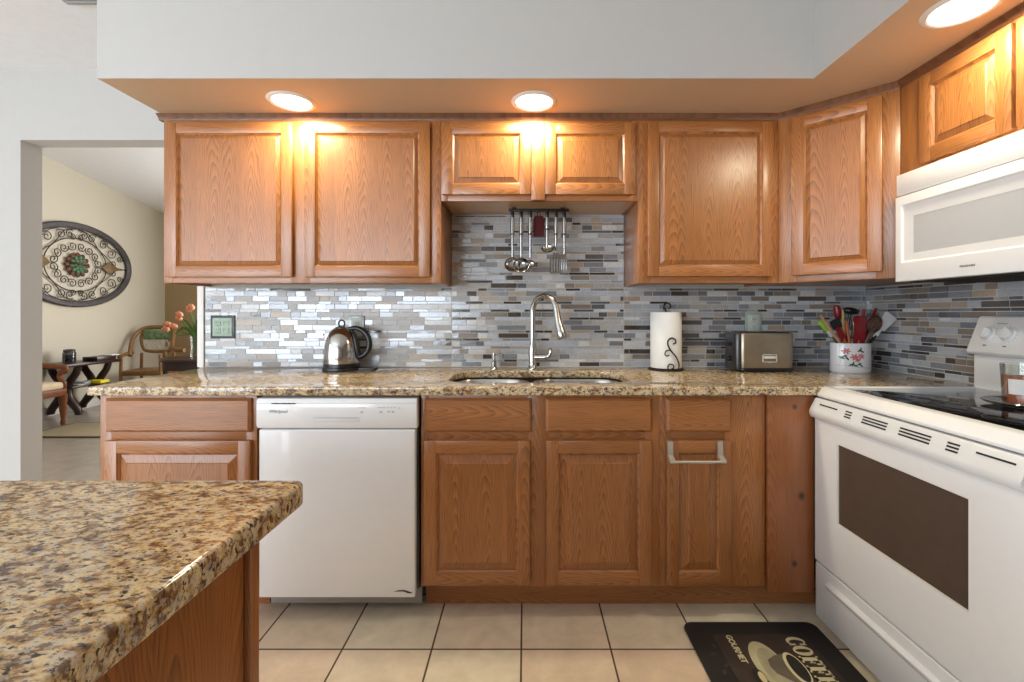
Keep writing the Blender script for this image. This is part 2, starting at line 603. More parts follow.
def text_bm(body, size, depth=0.0004, bold=0.0, shear=0.0, spacing=1.0, align='CENTER'):
    cu = bpy.data.curves.new('lettering', 'FONT')
    cu.body = body
    cu.size = size
    cu.extrude = depth
    cu.offset = bold
    cu.shear = shear
    cu.space_character = spacing
    cu.align_x = align
    cu.align_y = 'CENTER'
    cu.resolution_u = 3
    o = bpy.data.objects.new('lettering', cu)
    COL.objects.link(o)
    dg = bpy.context.evaluated_depsgraph_get()
    me = bpy.data.meshes.new_from_object(o.evaluated_get(dg))
    bm = bmesh.new()
    bm.from_mesh(me)
    bpy.data.objects.remove(o)
    bpy.data.curves.remove(cu)
    bpy.data.meshes.remove(me)
    return bm


FACE = Matrix.Rotation(R(90), 4, 'X')      # flat lettering -> upright, facing -Y


def obj(name, bm, mat, parent=None, label=None, local=True, recalc=True, sharp=38):
    """one mesh object; when parent is given the geometry is in the thing's own frame"""
    me = bpy.data.meshes.new(name)
    if recalc:
        bmesh.ops.recalc_face_normals(bm, faces=bm.faces)
    bm.to_mesh(me)
    bm.free()
    for mm in (mat if isinstance(mat, (list, tuple)) else [mat]):
        me.materials.append(MATS[mm])
    if sharp:
        me.shade_smooth()
        me.set_sharp_from_angle(angle=R(sharp))
    o = bpy.data.objects.new(name, me)
    COL.objects.link(o)
    if parent:
        o.parent = parent
    if label:
        o['label'] = label
    return o


def thing(name, label, cat, loc=(0, 0, 0), rotz=0.0, group=None):
    o = bpy.data.objects.new(name, None)
    o.empty_display_size = 0.1
    COL.objects.link(o)
    o.location = loc
    o.rotation_euler = (0, 0, rotz)
    o['label'] = label
    o['category'] = cat
    if group:
        o['group'] = group
    return o


def tag(o, label, cat, group=None, kind=None):
    o['label'] = label
    o['category'] = cat
    if group:
        o['group'] = group
    if kind:
        o['kind'] = kind
    return o


def struct(name, bm, mat, label=None, parent=None, sharp=38):
    o = obj(name, bm, mat, parent, sharp=sharp)
    if not parent:
        o['kind'] = 'structure'
        if label:
            o['label'] = label
            o['category'] = {'wall': 'wall', 'ceil': 'ceiling', 'floo': 'floor', 'wind': 'window', 'base': 'baseboard'}.get(name[:4], 'trim')
    return o


B = bmesh.new

# ------------------------------------------------------------------ key sizes (metres)
YW = 2.432          # kitchen back wall, room face
XW = 1.807          # right wall
YU = 2.12           # wall cabinet face
YB = 1.81           # base cabinet face
ZC = 0.917          # countertop
ZS = 2.118          # soffit underside
ZK = 2.50           # kitchen ceiling
XL = -5.0           # kitchen / dining left wall
YF = -3.2           # wall behind the camera
XLL = -5.6          # living room left wall
YLF = 7.14          # living room far wall

# ------------------------------------------------------------------ room shell
bm = B(); add_box(bm, XLL, XW + 0.1, YF - 0.1, YW + 0.11, -0.1, 0)
struct('floor', bm, 'floor_tile', 'beige and pinkish square kitchen floor tiles with dark grout')
bm = B(); add_box(bm, XLL - 0.1, 0.3, YW + 0.11, YLF + 0.1, -0.1, 0)
struct('floor_living', bm, 'living_tile', 'grey glossy living room floor seen through the opening')

bm = B()
add_box(bm, XLL - 0.1, -2.673, YW, YW + 0.11, 0, 3.7)
add_box(bm, -2.673, -1.726, YW, YW + 0.11, 2.12, 3.7)
add_box(bm, -1.726, XW + 0.1, YW, YW + 0.11, 0, 3.7)
struct('wall_back', bm, 'white_wall', 'white kitchen back wall with wide opening to the living room')
bm = B(); add_box(bm, XW, XW + 0.1, YF - 0.1, YW, 0, 2.6)
struct('wall_right', bm, 'dimming_wall', 'right kitchen wall behind the white range')


def wall_with_hole(name, along, pos, thick, a0, a1, z1, holes, mat, label):
    """wall with rectangular holes; along='X' (plane y=pos) or 'Y' (plane x=pos)"""
    bm = B()
    def bx(u0, u1, w0, w1):
        if u1 - u0 < 1e-4 or w1 - w0 < 1e-4:
            return
        if along == 'X':
            add_box(bm, u0, u1, min(pos, pos + thick), max(pos, pos + thick), w0, w1)
        else:
            add_box(bm, min(pos, pos + thick), max(pos, pos + thick), u0, u1, w0, w1)
    cur = a0
    for (u0, u1, w0, w1) in sorted(holes):
        bx(cur, u0, 0, z1)
        bx(u0, u1, 0, w0)
        bx(u0, u1, w1, z1)
        cur = u1
    bx(cur, a1, 0, z1)
    struct(name, bm, mat, label)


wall_with_hole('wall_front', 'X', YF, -0.1, XL - 0.1, XW + 0.1, 2.6, [(-4.85, -1.25, 0.05, 2.15)], 'white_wall', 'white wall behind the viewer with a wide patio door')
wall_with_hole('wall_left', 'Y', XL, -0.1, YF, YW, 2.6, [(-2.85, 0.55, 0.5, 2.2)], 'white_wall', 'white dining side wall with a window')


def window(name, along, pos, u0, u1, w0, w1, label, bars):
    t = bpy.data.objects.new(name, None)
    COL.objects.link(t)
    t['kind'] = 'structure'
    t['label'] = label
    t['category'] = 'window'
    bm = B()
    def bx(bm, a, b, c, d, th):
        if along == 'X':
            add_box(bm, a, b, pos - 0.07, pos - 0.07 + th, c, d)
        else:
            add_box(bm, pos - 0.07, pos - 0.07 + th, a, b, c, d)
    f = 0.05
    bx(bm, u0, u0 + f, w0, w1, 0.06); bx(bm, u1 - f, u1, w0, w1, 0.06)
    bx(bm, u0 + f, u1 - f, w0, w0 + f, 0.06); bx(bm, u0 + f, u1 - f, w1 - f, w1, 0.06)
    for k in range(1, bars + 1):
        c = u0 + (u1 - u0) * k / (bars + 1)
        bx(bm, c - 0.03, c + 0.03, w0 + f, w1 - f, 0.05)
    obj('window_frame', bm, 'white_trim', t)
    bm = B(); bx(bm, u0 + f, u1 - f, w0 + f, w1 - f, 0.006)
    obj('window_pane', bm, 'window_glass', t)


window('window_1', 'X', YF, -4.85, -1.25, 0.05, 2.15, 'wide glazed patio door behind the viewer', 1)
window('window_2', 'Y', XL, -2.85, 0.55, 0.5, 2.2, 'window of the dining side wall', 1)

bm = B(); add_box(bm, XL - 0.1, XW + 0.1, YF - 0.1, YW, ZK, ZK + 0.1)
struct('ceiling', bm, 'ceiling_white', 'textured white kitchen ceiling')
# soffit: L-shaped, faces white, underside tinted with painted-in bounce light
bm = B()
poly = [(-1.67, 1.791), (1.1265, 1.791), (1.1265, YF), (XW, YF), (XW, YW), (-1.67, YW)]
add_prism(bm, poly, ZS, ZK, 'Z')
bmesh.ops.recalc_face_normals(bm, faces=bm.faces)
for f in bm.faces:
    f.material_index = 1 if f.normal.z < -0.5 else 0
struct('ceiling_soffit', bm, ['white_wall', 'soffit_bounce_tint'], 'white dropped soffit with warm bounce light tinted into its underside above the cabinets')

# living room beyond the opening
def zl(y):
    return 3.93 - 0.166 * y
bm = B(); add_prism(bm, [(YW + 0.11, 0), (YLF + 0.1, 0), (YLF + 0.1, zl(YLF + 0.1)), (YW + 0.11, zl(YW + 0.11))], XLL - 0.1, XLL, 'X')
struct('wall_living_left', bm, 'living_wall', 'pale greige living room wall behind the oval wall art')
bm = B(); add_box(bm, XLL, 0.3, YLF, YLF + 0.1, 0, zl(YLF))
struct('wall_living_far', bm, 'living_wall_tan', 'tan far wall of the living room')
bm = B(); add_box(bm, 0.2, 0.3, YW + 0.11, YLF, 0, zl(YLF))
struct('wall_living_right', bm, 'living_wall', 'right wall of the living room')
bm = B(); add_prism(bm, [(YW + 0.11, zl(YW + 0.11)), (YLF + 0.1, zl(YLF + 0.1)), (YLF + 0.1, zl(YLF + 0.1) + 0.1), (YW + 0.11, zl(YW + 0.11) + 0.1)], XLL - 0.1, 0.3, 'X')
struct('ceiling_living', bm, 'ceiling_white', 'sloping white living room ceiling')
bm = B(); add_box(bm, XLL, XLL + 0.015, YW + 0.11, YLF, 0, 0.1, 0.004)
struct('baseboard_living', bm, 'white_trim', 'white baseboard along the living room wall')
# painted edge strip where the tiled wall ends at the opening
bm = B(); add_box(bm, -1.728, -1.694, YW - 0.014, YW, ZC + 0.0005, 1.345, 0.003)
struct('trim_1', bm, 'white_trim', 'white trim strip at the left end of the tiled wall')

# ------------------------------------------------------------------ mosaic backsplash
PAL = [((0.47, 0.50, 0.55), 0.245, 27), ((0.40, 0.385, 0.37), 0.40, 20), ((0.58, 0.585, 0.59), 0.26, 14), ((0.24, 0.25, 0.275), 0.22, 10),
       ((0.22, 0.18, 0.145), 0.28, 5), ((0.065, 0.052, 0.043), 0.14, 5), ((0.40, 0.32, 0.24), 0.34, 5), ((0.12, 0.125, 0.14), 0.18, 4)]
WTS = [p[2] for p in PAL]


SHADED_WTS = [14, 13, 10, 24, 14, 11, 5, 15]  # darker tile mix puts the right side's dimmer light into the colour


def mosaic(name, rects, M, label, seed, shade_from=9e9):
    """strip mosaic laid in rows on a wall: each tile its own raised facet, grout behind.  rects in (u,z)"""
    r = random.Random(seed)
    bm = B()
    lay = bm.loops.layers.float_color.new('tilecol')
    hs = [0.027, 0.0150, 0.027, 0.027, 0.0150, 0.027, 0.0150]
    g = 0.0022
    def put(u0, u1, z0, z1, big):
        (c, ro, _) = r.choices(PAL, SHADED_WTS if u0 > shade_from else WTS)[0]
        if not big and r.random() < 0.10:
            c, ro, _ = PAL[5]
        k = r.uniform(0.86, 1.14)
        col = (c[0] * k, c[1] * k, c[2] * k, ro)
        t = 0.0018
        d = [-0.006 + r.uniform(-1, 1) * 0.00028 for _ in range(4)]
        a = [bm.verts.new((x, 0.0, z)) for x, z in ((u0, z0), (u1, z0), (u1, z1), (u0, z1))]
        e = 0.0007
        b = [bm.verts.new((x, d[i], z)) for i, (x, z) in enumerate(((u0 + e, z0 + e), (u1 - e, z0 + e), (u1 - e, z1 - e), (u0 + e, z1 - e)))]
        fs = [bm.faces.new(b)]
        for i in range(4):
            j = (i + 1) % 4
            fs.append(bm.faces.new((a[i], a[j], b[j], b[i])))
        for f in fs:
            for l in f.loops:
                l[lay] = col
    zlo = min(q[2] for q in rects)
    zhi = max(q[3] for q in rects)
    z = zlo + 0.001
    i = 0
    while z < zhi - 0.006:
        h = hs[i % len(hs)]
        i += 1
        zc = z + h / 2
        for (u0, u1, w0, w1) in rects:
            if not (w0 <= zc < w1):
                continue
            u = u0
            off = True
            while u < u1 - 0.004:
                L = r.choice([0.05, 0.05, 0.075, 0.1, 0.1, 0.15]) * r.uniform(0.9, 1.1)
                if off:
                    L *= r.uniform(0.3, 1)
                    off = False
                e = min(u + L, u1)
                put(u + g / 2, e - g / 2, z, min(z + h, w1) - g, h > 0.015)
                u = e
        z += h
    me_bm = bm
    for v in me_bm.verts:
        v.co = M @ v.co
    o = obj(name, bm, 'mosaic', sharp=0)
    o['kind'] = 'structure'
    o['label'] = label
    o['category'] = 'backsplash'
    bm = B()
    for (u0, u1, w0, w1) in rects:
        add_box(bm, u0, u1, -0.0042, 0.0, w0, w1)
    for v in bm.verts:
        v.co = M @ v.co
    obj('grout_bed', bm, 'grout', o)
    bm = B()
    add_prism(bm, [(-0.0125, ZC + 0.0003), (-0.0042, ZC + 0.0065), (-0.0022, ZC + 0.0065), (-0.0022, ZC + 0.0003)], min(q[0] for q in rects), max(q[1] for q in rects), 'X')
    for v in bm.verts:
        v.co = M @ v.co
    obj('caulk_line', bm, 'grout', o)
    return o


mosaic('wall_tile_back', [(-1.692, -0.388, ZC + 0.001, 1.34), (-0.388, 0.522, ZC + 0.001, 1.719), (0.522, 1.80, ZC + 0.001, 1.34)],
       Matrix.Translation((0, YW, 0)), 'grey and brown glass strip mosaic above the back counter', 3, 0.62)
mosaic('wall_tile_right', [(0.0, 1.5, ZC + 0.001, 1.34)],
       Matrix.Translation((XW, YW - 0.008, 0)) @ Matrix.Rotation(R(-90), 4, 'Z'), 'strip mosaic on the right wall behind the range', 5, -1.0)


# ------------------------------------------------------------------ cabinetry
def panel_door(parent, name, x0, x1, z0, z1, stile=0.05, rail=0.05, th=0.02, raised=0.028, label=None):
    """frame-and-raised-panel door; front at y=-th, back at y=0"""
    bm = B()
    add_box(bm, x0, x0 + stile, -th, 0, z0, z1, 0.0035, 0)
    add_box(bm, x1 - stile, x1, -th, 0, z0, z1, 0.0035, 0)
    add_box(bm, x0 + stile - 0.003, x1 - stile + 0.003, -th + 0.0006, 0, z0, z0 + rail, 0.0035, 1)
    add_box(bm, x0 + stile - 0.003, x1 - stile + 0.003, -th + 0.0006, 0, z1 - rail, z1, 0.0035, 1)
    # moulded inner lip
    a0, a1, b0, b1 = x0 + stile, x1 - stile, z0 + rail, z1 - rail
    l = 0.007
    def loop(x0, x1, z0, z1, y):
        return [bm.verts.new(p) for p in ((x0, y, z0), (x1, y, z0), (x1, y, z1), (x0, y, z1))]
    A = loop(a0 - 0.002, a1 + 0.002, b0 - 0.002, b1 + 0.002, -th + 0.003)
    C = loop(a0 + l, a1 - l, b0 + l, b1 - l, -th + 0.011)
    for i in range(4):
        j = (i + 1) % 4
        f = bm.faces.new((A[i], A[j], C[j], C[i]))
        f.material_index = 1 if i in (0, 2) else 0
    d = obj(name, bm, ['oak_vertical', 'oak_horizontal'], parent, label)
    bm = B()
    P0 = loop2(bm, a0 + l - 0.001, a1 - l + 0.001, b0 + l - 0.001, b1 - l + 0.001, -th + 0.0125)
    P1 = loop2(bm, a0 + l + raised, a1 - l - raised, b0 + l + raised, b1 - l - raised, -th + 0.0050)
    P2 = loop2(bm, a0 + l + raised + 0.003, a1 - l - raised - 0.003, b0 + l + raised + 0.003, b1 - l - raised - 0.003, -th + 0.0022)
    PB = loop2(bm, a0 + l - 0.001, a1 - l + 0.001, b0 + l - 0.001, b1 - l + 0.001, -0.001)
    for u, v in ((PB, P0), (P0, P1), (P1, P2)):
        for i in range(4):
            j = (i + 1) % 4
            bm.faces.new((u[i], u[j], v[j], v[i]))
    bm.faces.new(P2)
    bm.faces.new(PB[::-1])
    obj('raised_panel', bm, 'oak_panel', d, sharp=12)
    return d


def loop2(bm, x0, x1, z0, z1, y):
    return [bm.verts.new(p) for p in ((x0, y, z0), (x1, y, z0), (x1, y, z1), (x0, y, z1))]


def drawer_front(parent, name, x0, x1, z0, z1, th=0.02):
    bm = B()
    e = 0.009
    A = loop2(bm, x0, x1, z0, z1, 0)
    Bq = loop2(bm, x0, x1, z0, z1, -th + 0.008)
    C = loop2(bm, x0 + e, x1 - e, z0 + e, z1 - e, -th)
    for u, v in ((A, Bq), (Bq, C)):
        for i in range(4):
            j = (i + 1) % 4
            bm.faces.new((u[i], u[j], v[j], v[i]))
    bm.faces.new(C)
    bm.faces.new(A[::-1])
    return obj(name, bm, 'oak_horizontal', parent, sharp=15)


def face_frame(parent, w, z0, z1, stiles, rails, th=0.02):
    """stiles: (x0,x1); rails: (z0,z1) spanning the full width behind"""
    bm = B()
    for a, b in stiles:
        add_box(bm, a, b, 0, th, z0, z1, 0.0015, 0)
    for a, b in rails:
        add_box(bm, stiles[0][1], stiles[-1][0], 0.0004, th - 0.0004, a, b, 0.001, 1)
    return obj('face_frame', bm, ['oak_vertical', 'oak_horizontal'], parent)


def crown(parent, x0, x1, z, left=False, right=False, ext0=0.0, ext1=0.0):
    prof = [(0.02, z - 0.006), (-0.002, z - 0.006), (-0.006, z + 0.004), (-0.018, z + 0.016), (-0.022, z + 0.020), (0.02, z + 0.020)]
    bm = B()
    add_prism(bm, prof, x0 - (0.022 if left else ext0), x1 + ext1, 'X')
    if left:
        add_box(bm, x0 - 0.02, x0, 0.02, 0.28, z + 0.004, z + 0.0199, 0.002)
    return obj('crown_moulding', bm, 'oak_shaded', parent)


ZU0, ZU1 = 1.342, 2.098


def wall_cab(name, label, loc, rot, w, z0, z1, depth, stiles, rails, doors, crown_kw, group='oak wall cabinets'):
    t = thing(name, label, 'cabinet', loc, rot, group)
    bm = B()
    add_box(bm, 0.001, w - 0.001, 0.02, depth, z0 + 0.012, z1, 0.001)
    # side panels run down past the recessed bottom
    add_box(bm, 0.0012, 0.013, 0.0205, depth - 0.001, z0, z0 + 0.02, 0.0005)
    add_box(bm, w - 0.013, w - 0.0012, 0.0205, depth - 0.001, z0, z0 + 0.02, 0.0005)
    obj('carcass', bm, 'oak_vertical', t)
    face_frame(t, w, z0, z1, stiles, rails)
    for (a, b, c, d) in doors:
        panel_door(t, 'door', a, b, c, d, raised=0.014 if d - c > 0.5 else 0.020)
    if crown_kw is not None:
        crown(t, 0, w, z1, **crown_kw)
    return t


x0 = -1.668
wall_cab('wall_cabinet', 'wide two-door oak wall cabinet above the kettle, beside the opening', (x0, YU, 0), 0, 1.28, ZU0, ZU1, YW - YU - 0.007,
         [(0, 0.04), (0.585, 0.675), (1.235, 1.28)], [(ZU0, ZU0 + 0.04), (ZU1 - 0.04, ZU1)],
         [(0.0205, 0.6005, 1.368, 2.077), (0.657, 1.231, 1.368, 2.077)], dict(left=True))
x0 = -0.388
t = wall_cab('wall_cabinet', 'short two-door oak cabinet above the sink and hanging utensils', (x0, YU, 0), 0, 0.91, 1.72, ZU1, YW - YU - 0.007,
             [(0, 0.03), (0.42, 0.475), (0.88, 0.91)], [(1.72, 1.76), (ZU1 - 0.04, ZU1)],
             [(0.0065, 0.4150, 1.746, 2.074), (0.4800, 0.893, 1.746, 2.074)], dict())
bm = B(); add_box(bm, 0.4165, 0.4785, -0.0195, 0, 1.721, 2.08, 0.002)
obj('centre_strip', bm, 'oak_vertical', t)
bm = B(); add_box(bm, 0.014, 0.896, 0.021, YW - YU - 0.009, 1.7245, 1.7315)
obj('underside_panel', bm, 'pale_wood', t)
x0 = 0.522
wall_cab('wall_cabinet', 'single-door oak wall cabinet above the toaster and paper towels', (x0, YU, 0), 0, 0.646, ZU0, ZU1, YW - YU - 0.007,
         [(0, 0.06), (0.60, 0.646)], [(ZU0, ZU0 + 0.04), (ZU1 - 0.04, ZU1)], [(0.042, 0.614, 1.371, 2.0815)], dict(ext1=0.006))
# diagonal corner cabinet
dx, dy = 1.487 - 1.168, 1.819 - 2.12
dl = math.hypot(dx, dy)
ang = math.atan2(dy, dx)
t = thing('corner_wall_cabinet', 'angled corner oak wall cabinet above the utensil crock', 'cabinet', (1.168, 2.12, 0), ang, 'oak wall cabinets')
bm = B()
Mi = Matrix.Rotation(-ang, 4, 'Z') @ Matrix.Translation((-1.168, -2.12, 0))
poly = [(1.1695, 2.138), (1.169, YW - 0.007), (XW - 0.007, YW - 0.007), (XW - 0.007, 1.821), (1.505, 1.821)]
pl = [(Mi @ Vector((x, y, 0)))[:2] for x, y in poly]
add_prism(bm, pl, ZU0 + 0.004, ZU1, 'Z')
obj('carcass', bm, 'oak_vertical', t)
face_frame(t, dl, ZU0, ZU1, [(0, 0.075), (dl - 0.075, dl)], [(ZU0, ZU0 + 0.045), (ZU1 - 0.045, ZU1)])
panel_door(t, 'door', 0.058, 0.383, 1.371, 2.0815, raised=0.014)
crown(t, 0, dl, ZU1, ext0=0.0, ext1=0.0)
# cabinet over the microwave
wall_cab('wall_cabinet', 'short two-door oak cabinet above the white microwave', (1.487, 1.817, 0), R(-90), 0.80, 1.734, ZU1, XW - 1.487 - 0.002,
         [(0, 0.12), (0.418, 0.46), (0.76, 0.80)], [(1.734, 1.765), (ZU1 - 0.04, ZU1)],
         [(0.103, 0.431, 1.757, 2.079), (0.443, 0.77, 1.757, 2.079)], dict(ext0=0.004))


def base_cab(name, label, x0, w, stiles, rails, drawers, doors, sidez=0.0, kickends=(0, 0)):
    t = thing(name, label, 'cabinet', (x0, YB, 0), 0, 'oak base cabinets')
    z0, z1 = 0.125, 0.8828
    bm = B()
    if 'sink' in name:      # hollow carcass so that the bowls hang inside
        add_box(bm, 0.001, 0.018, 0.02, YW - YB - 0.01, z0, z1)
        add_box(bm, w - 0.018, w - 0.001, 0.02, YW - YB - 0.01, z0, z1)
        add_box(bm, 0.018, w - 0.018, 0.02, YW - YB - 0.01, z0, z0 + 0.018)
        add_box(bm, 0.018, w - 0.018, YW - YB - 0.02, YW - YB - 0.01, z0 + 0.018, z1)
    else:
        add_box(bm, 0.001, w - 0.001, 0.02, YW - YB - 0.01, z0, z1)
    obj('carcass', bm, 'oak_vertical', t)
    face_frame(t, w, z0, z1, stiles, rails)
    for q in drawers:
        drawer_front(t, 'drawer', *q)
    for q in doors:
        panel_door(t, 'door', *q, stile=0.048, rail=0.05, raised=0.03)
    bm = B()
    add_box(bm, kickends[0], w - kickends[1], 0.09, 0.105, 0.001, z0)
    obj('toe_kick', bm, 'oak_horizontal', t)
    return t


ZDR0, ZDR1, ZDO0, ZDO1 = 0.737, 0.868, 0.139, 0.704
rl = [(0.125, 0.165), (0.69, 0.752), (0.85, 0.8828)]
base_cab('base_cabinet', 'left-end oak base cabinet with one wide drawer over a door, beside the dishwasher', -1.675, 0.618,
         [(0, 0.045), (0.575, 0.618)], rl, [(0.033, 0.6015, ZDR0, ZDR1)], [(0.033, 0.6015, ZDO0, ZDO1)])
base_cab('sink_base_cabinet', 'wide oak sink base cabinet with two drawer fronts and two doors', -0.41, 0.942,
         [(0, 0.03), (0.42, 0.505), (0.885, 0.942)], rl,
         [(0.016, 0.4335, ZDR0, ZDR1), (0.492, 0.905, ZDR0, ZDR1)], [(0.0145, 0.4285, ZDO0, ZDO1), (0.492, 0.905, ZDO0, ZDO1)])
base_cab('base_cabinet', 'narrow oak base cabinet with one drawer and the towel bar door', 0.532, 0.414,
         [(0, 0.045), (0.255, 0.414)], rl, [(0.0215, 0.274, ZDR0, ZDR1)], [(0.0215, 0.274, ZDO0, ZDO1)])
# pine filler board next to the range
bm = B(); add_box(bm, 0.948, 1.128, YB - 0.018, YB + 0.002, 0.112, 0.8828, 0.002)
# small board frame so that grain runs from the board's own origin
o = obj('filler_board', bm, 'pine')
tag(o, 'knotty reddish pine filler board between the narrow cabinet and the white range', 'board')
bm = B(); add_box(bm, 0.948, 1.20, YB + 0.09, YB + 0.105, 0.001, 0.124)
o = obj('toe_board', bm, 'oak_horizontal')
tag(o, 'short oak toe board below the pine filler at the floor by the range', 'board')

# ------------------------------------------------------------------ countertop with sink opening
YC = 1.774
outer = [(-1.692, YC), (1.135, YC), (1.135, 1.782), (XW - 0.002, 1.782), (XW - 0.002, YW - 0.002), (-1.692, YW - 0.002)]
hole = rrect(-0.33, 0.45, 1.885, 2.265, 0.11, 8)[::-1]
bm = fill_shape(outer, [hole], 0.883, ZC, 0.005)
o = obj('countertop', bm, 'granite')
tag(o, 'polished gold and brown speckled granite countertop along the back wall', 'countertop')

t = thing('sink', 'undermounted stainless double bowl sink below the faucet', 'sink', (0.06, 2.07, 0.87))
def bowl(bm, x0, x1, y0, y1, r, ztop, depth):
    rings = []
    for (inset, z) in ((-0.012, ztop), (0.0, ztop), (0.004, ztop - 0.01), (0.012, ztop - depth + 0.03), (0.022, ztop - depth + 0.008), (0.05, ztop - depth)):
        loop = rrect(x0 + inset, x1 - inset, y0 + inset, y1 - inset, max(r - inset * 0.6, 0.03), 6)
        rings.append([bm.verts.new((x, y, z)) for x, y in loop])
    n = len(rings[0])
    for a, b in zip(rings, rings[1:]):
        for i in range(n):
            j = (i + 1) % n
            bm.faces.new((a[i], a[j], b[j], b[i]))
    bm.faces.new(rings[-1])
for (a, b) in ((-0.385, -0.052), (-0.012, 0.382)):
    bm = B(); bowl(bm, a, b, -0.18, 0.185, 0.10, 0.008, 0.19)
    bw = obj('bowl', bm, 'steel', t)
    bm = B(); add_lathe(bm, [(0.0, 0.003), (0.03, 0.003), (0.04, 0.001), (0.042, -0.002)], (a + b) / 2, 0.02, 20, zo=-0.1815)
    obj('drain', bm, 'chrome', bw)

# ------------------------------------------------------------------ dishwasher
t = thing('dishwasher', 'white built-in dishwasher between the left-end cabinet and the sink cabinet', 'dishwasher', (-1.036, 1.775, 0))
W = 0.622
bm = B(); add_box(bm, 0.006, W - 0.006, 0.045, 0.62, 0.11, 0.868)
obj('tub', bm, 'dark_gunmetal', t)
bm = B(); add_box(bm, 0.006, W - 0.012, 0.0, 0.045, 0.101, 0.752, 0.006, 0, 3)
obj('door', bm, 'white_enamel', t)
bm = B()
prof = [(0.045, 0.757), (0.002, 0.757), (-0.006, 0.770), (-0.006, 0.862), (0.0, 0.872), (0.045, 0.876)]
add_prism(bm, prof, 0.0, W - 0.004, 'X', bev=0.002)
cp = obj('control_panel', bm, 'white_enamel', t)
bm = B(); add_box(bm, 0.222, 0.40, -0.0075, -0.004, 0.782, 0.800, 0.0012)
obj('handle_recess', bm, 'white_plastic', cp)
bm = B(); add_box(bm, 0.222, 0.395, -0.0079, -0.005, 0.797, 0.8005, 0.0005)
obj('recess_edge', bm, 'pale_print', cp)
bm = B(); add_box(bm, 0.0, W - 0.004, -0.0068, -0.0055, 0.8545, 0.8560)
obj('trim_line', bm, 'pale_print', cp)
bm = text_bm('Whirlpool', 0.017, 0.0002, 0.0002, 0.3)
xform(bm, Matrix.Translation((0.084, -0.0063, 0.823)) @ FACE)
obj('lettering', bm, 'grey_print', cp)
bm = B()
u = 0.059
rr = random.Random(4)
while u < 0.15:
    w_ = rr.uniform(0.003, 0.007)
    add_box(bm, u, u + w_, -0.0071, -0.0058, 0.8515, 0.8555 + rr.uniform(0, 0.0015)); u += w_ + 0.0012
obj('model_print', bm, 'dark_print', cp)
for (u, z) in ((0.395, 0.8365), (0.405, 0.8365), (0.415, 0.836), (0.47, 0.837), (0.48, 0.837), (0.49, 0.837), (0.503, 0.837), (0.517, 0.837), (0.53, 0.837), (0.548, 0.835)):
    bm = B(); add_box(bm, u, u + 0.008, -0.0068, -0.0058, z, z + 0.003)
    obj('button_mark', bm, 'pale_print', cp)
for (u, z) in ((0.402, 0.817), (0.475, 0.818), (0.505, 0.819), (0.522, 0.818)):
    bm = B(); add_box(bm, u, u + 0.011, -0.0072, -0.0058, z, z + 0.007, 0.001)
    obj('button', bm, 'pale_print', cp)
# small swoosh badge at the lower right corner
bm = B()
sw = [(0.528, 0.1255), (0.545, 0.131), (0.565, 0.1325), (0.584, 0.128), (0.594, 0.1235), (0.602, 0.1255), (0.596, 0.119), (0.583, 0.1195), (0.566, 0.1265), (0.548, 0.1265)]
add_prism(bm, sw, -0.0008, 0.001, 'Y')
obj('badge', bm, 'dark_print', t)
bm = B(); add_box(bm, 0.012, W - 0.002, 0.075, 0.09, 0.034, 0.1, 0.002)
obj('toe_panel', bm, 'toe_grille', t)
for xx in (0.04, W - 0.06):
    bm = B(); add_lathe(bm, [(0, 0.0), (0.015, 0.0), (0.015, 0.006), (0.006, 0.008), (0.006, 0.11), (0, 0.11)], xx, 0.3, 12)
    obj('leg', bm, 'steel', t)

# ------------------------------------------------------------------ towel bar on the narrow cabinet door
t = thing('towel_bar', 'brushed steel towel bar hooked over the narrow cabinet door', 'towel bar', (0.5476, YB - 0.0205, 0.612))
bm = B()
add_tube(bm, [(0.012, -0.036, 0.021), (0.216, -0.036, 0.021)], 0.0056, 12)
obj('bar', bm, 'satin_nickel', t)
for xx in (0.006, 0.200):
    bm = B()
    add_prism(bm, [(-0.0005, 0.0885), (-0.0030, 0.0895), (-0.0030, 0.030), (-0.036, 0.015), (-0.042, 0.019), (-0.040, 0.027), (-0.010, 0.038), (-0.0065, 0.091), (0.003, 0.0925), (0.003, 0.089)], xx, xx + 0.021, 'X', bev=0.001)
    obj('bracket', bm, 'satin_nickel', t)

# ------------------------------------------------------------------ island in front
t = thing('kitchen_island', 'oak kitchen island with gold speckled granite top in the near left corner', 'island', (-0.8, 0.2, 0))
ox, oy = 0.8, -0.2
bm = fill_shape(rrect(-1.75 + ox, -0.372 + ox, -0.75 + oy, 0.784 + oy, 0.02, 4), [], 0.878, ZC, 0.006)
obj('granite_top', bm, 'granite', t)
bm = B()
add_box(bm, -1.70 + ox, -0.425 + ox, -0.70 + oy, 0.695 + oy, 0.10, 0.878)
add_box(bm, -1.64 + ox, -0.48 + ox, -0.64 + oy, 0.64 + oy, 0.0, 0.10)
obj('body', bm, 'oak_vertical', t)
bm = B(); add_box(bm, -0.425 + ox, -0.417 + ox, -0.70 + oy, 0.680 + oy, 0.05, 0.878, 0.001)
# side panel grain runs upright; board lines across its depth
obj('side_panel', bm, 'oak_panel', t)
bm = B(); add_box(bm, -0.440 + ox, -0.4095 + ox, 0.684 + oy, 0.709 + oy, 0.0, 0.878, 0.003)
obj('corner_post', bm, 'oak_vertical', t)

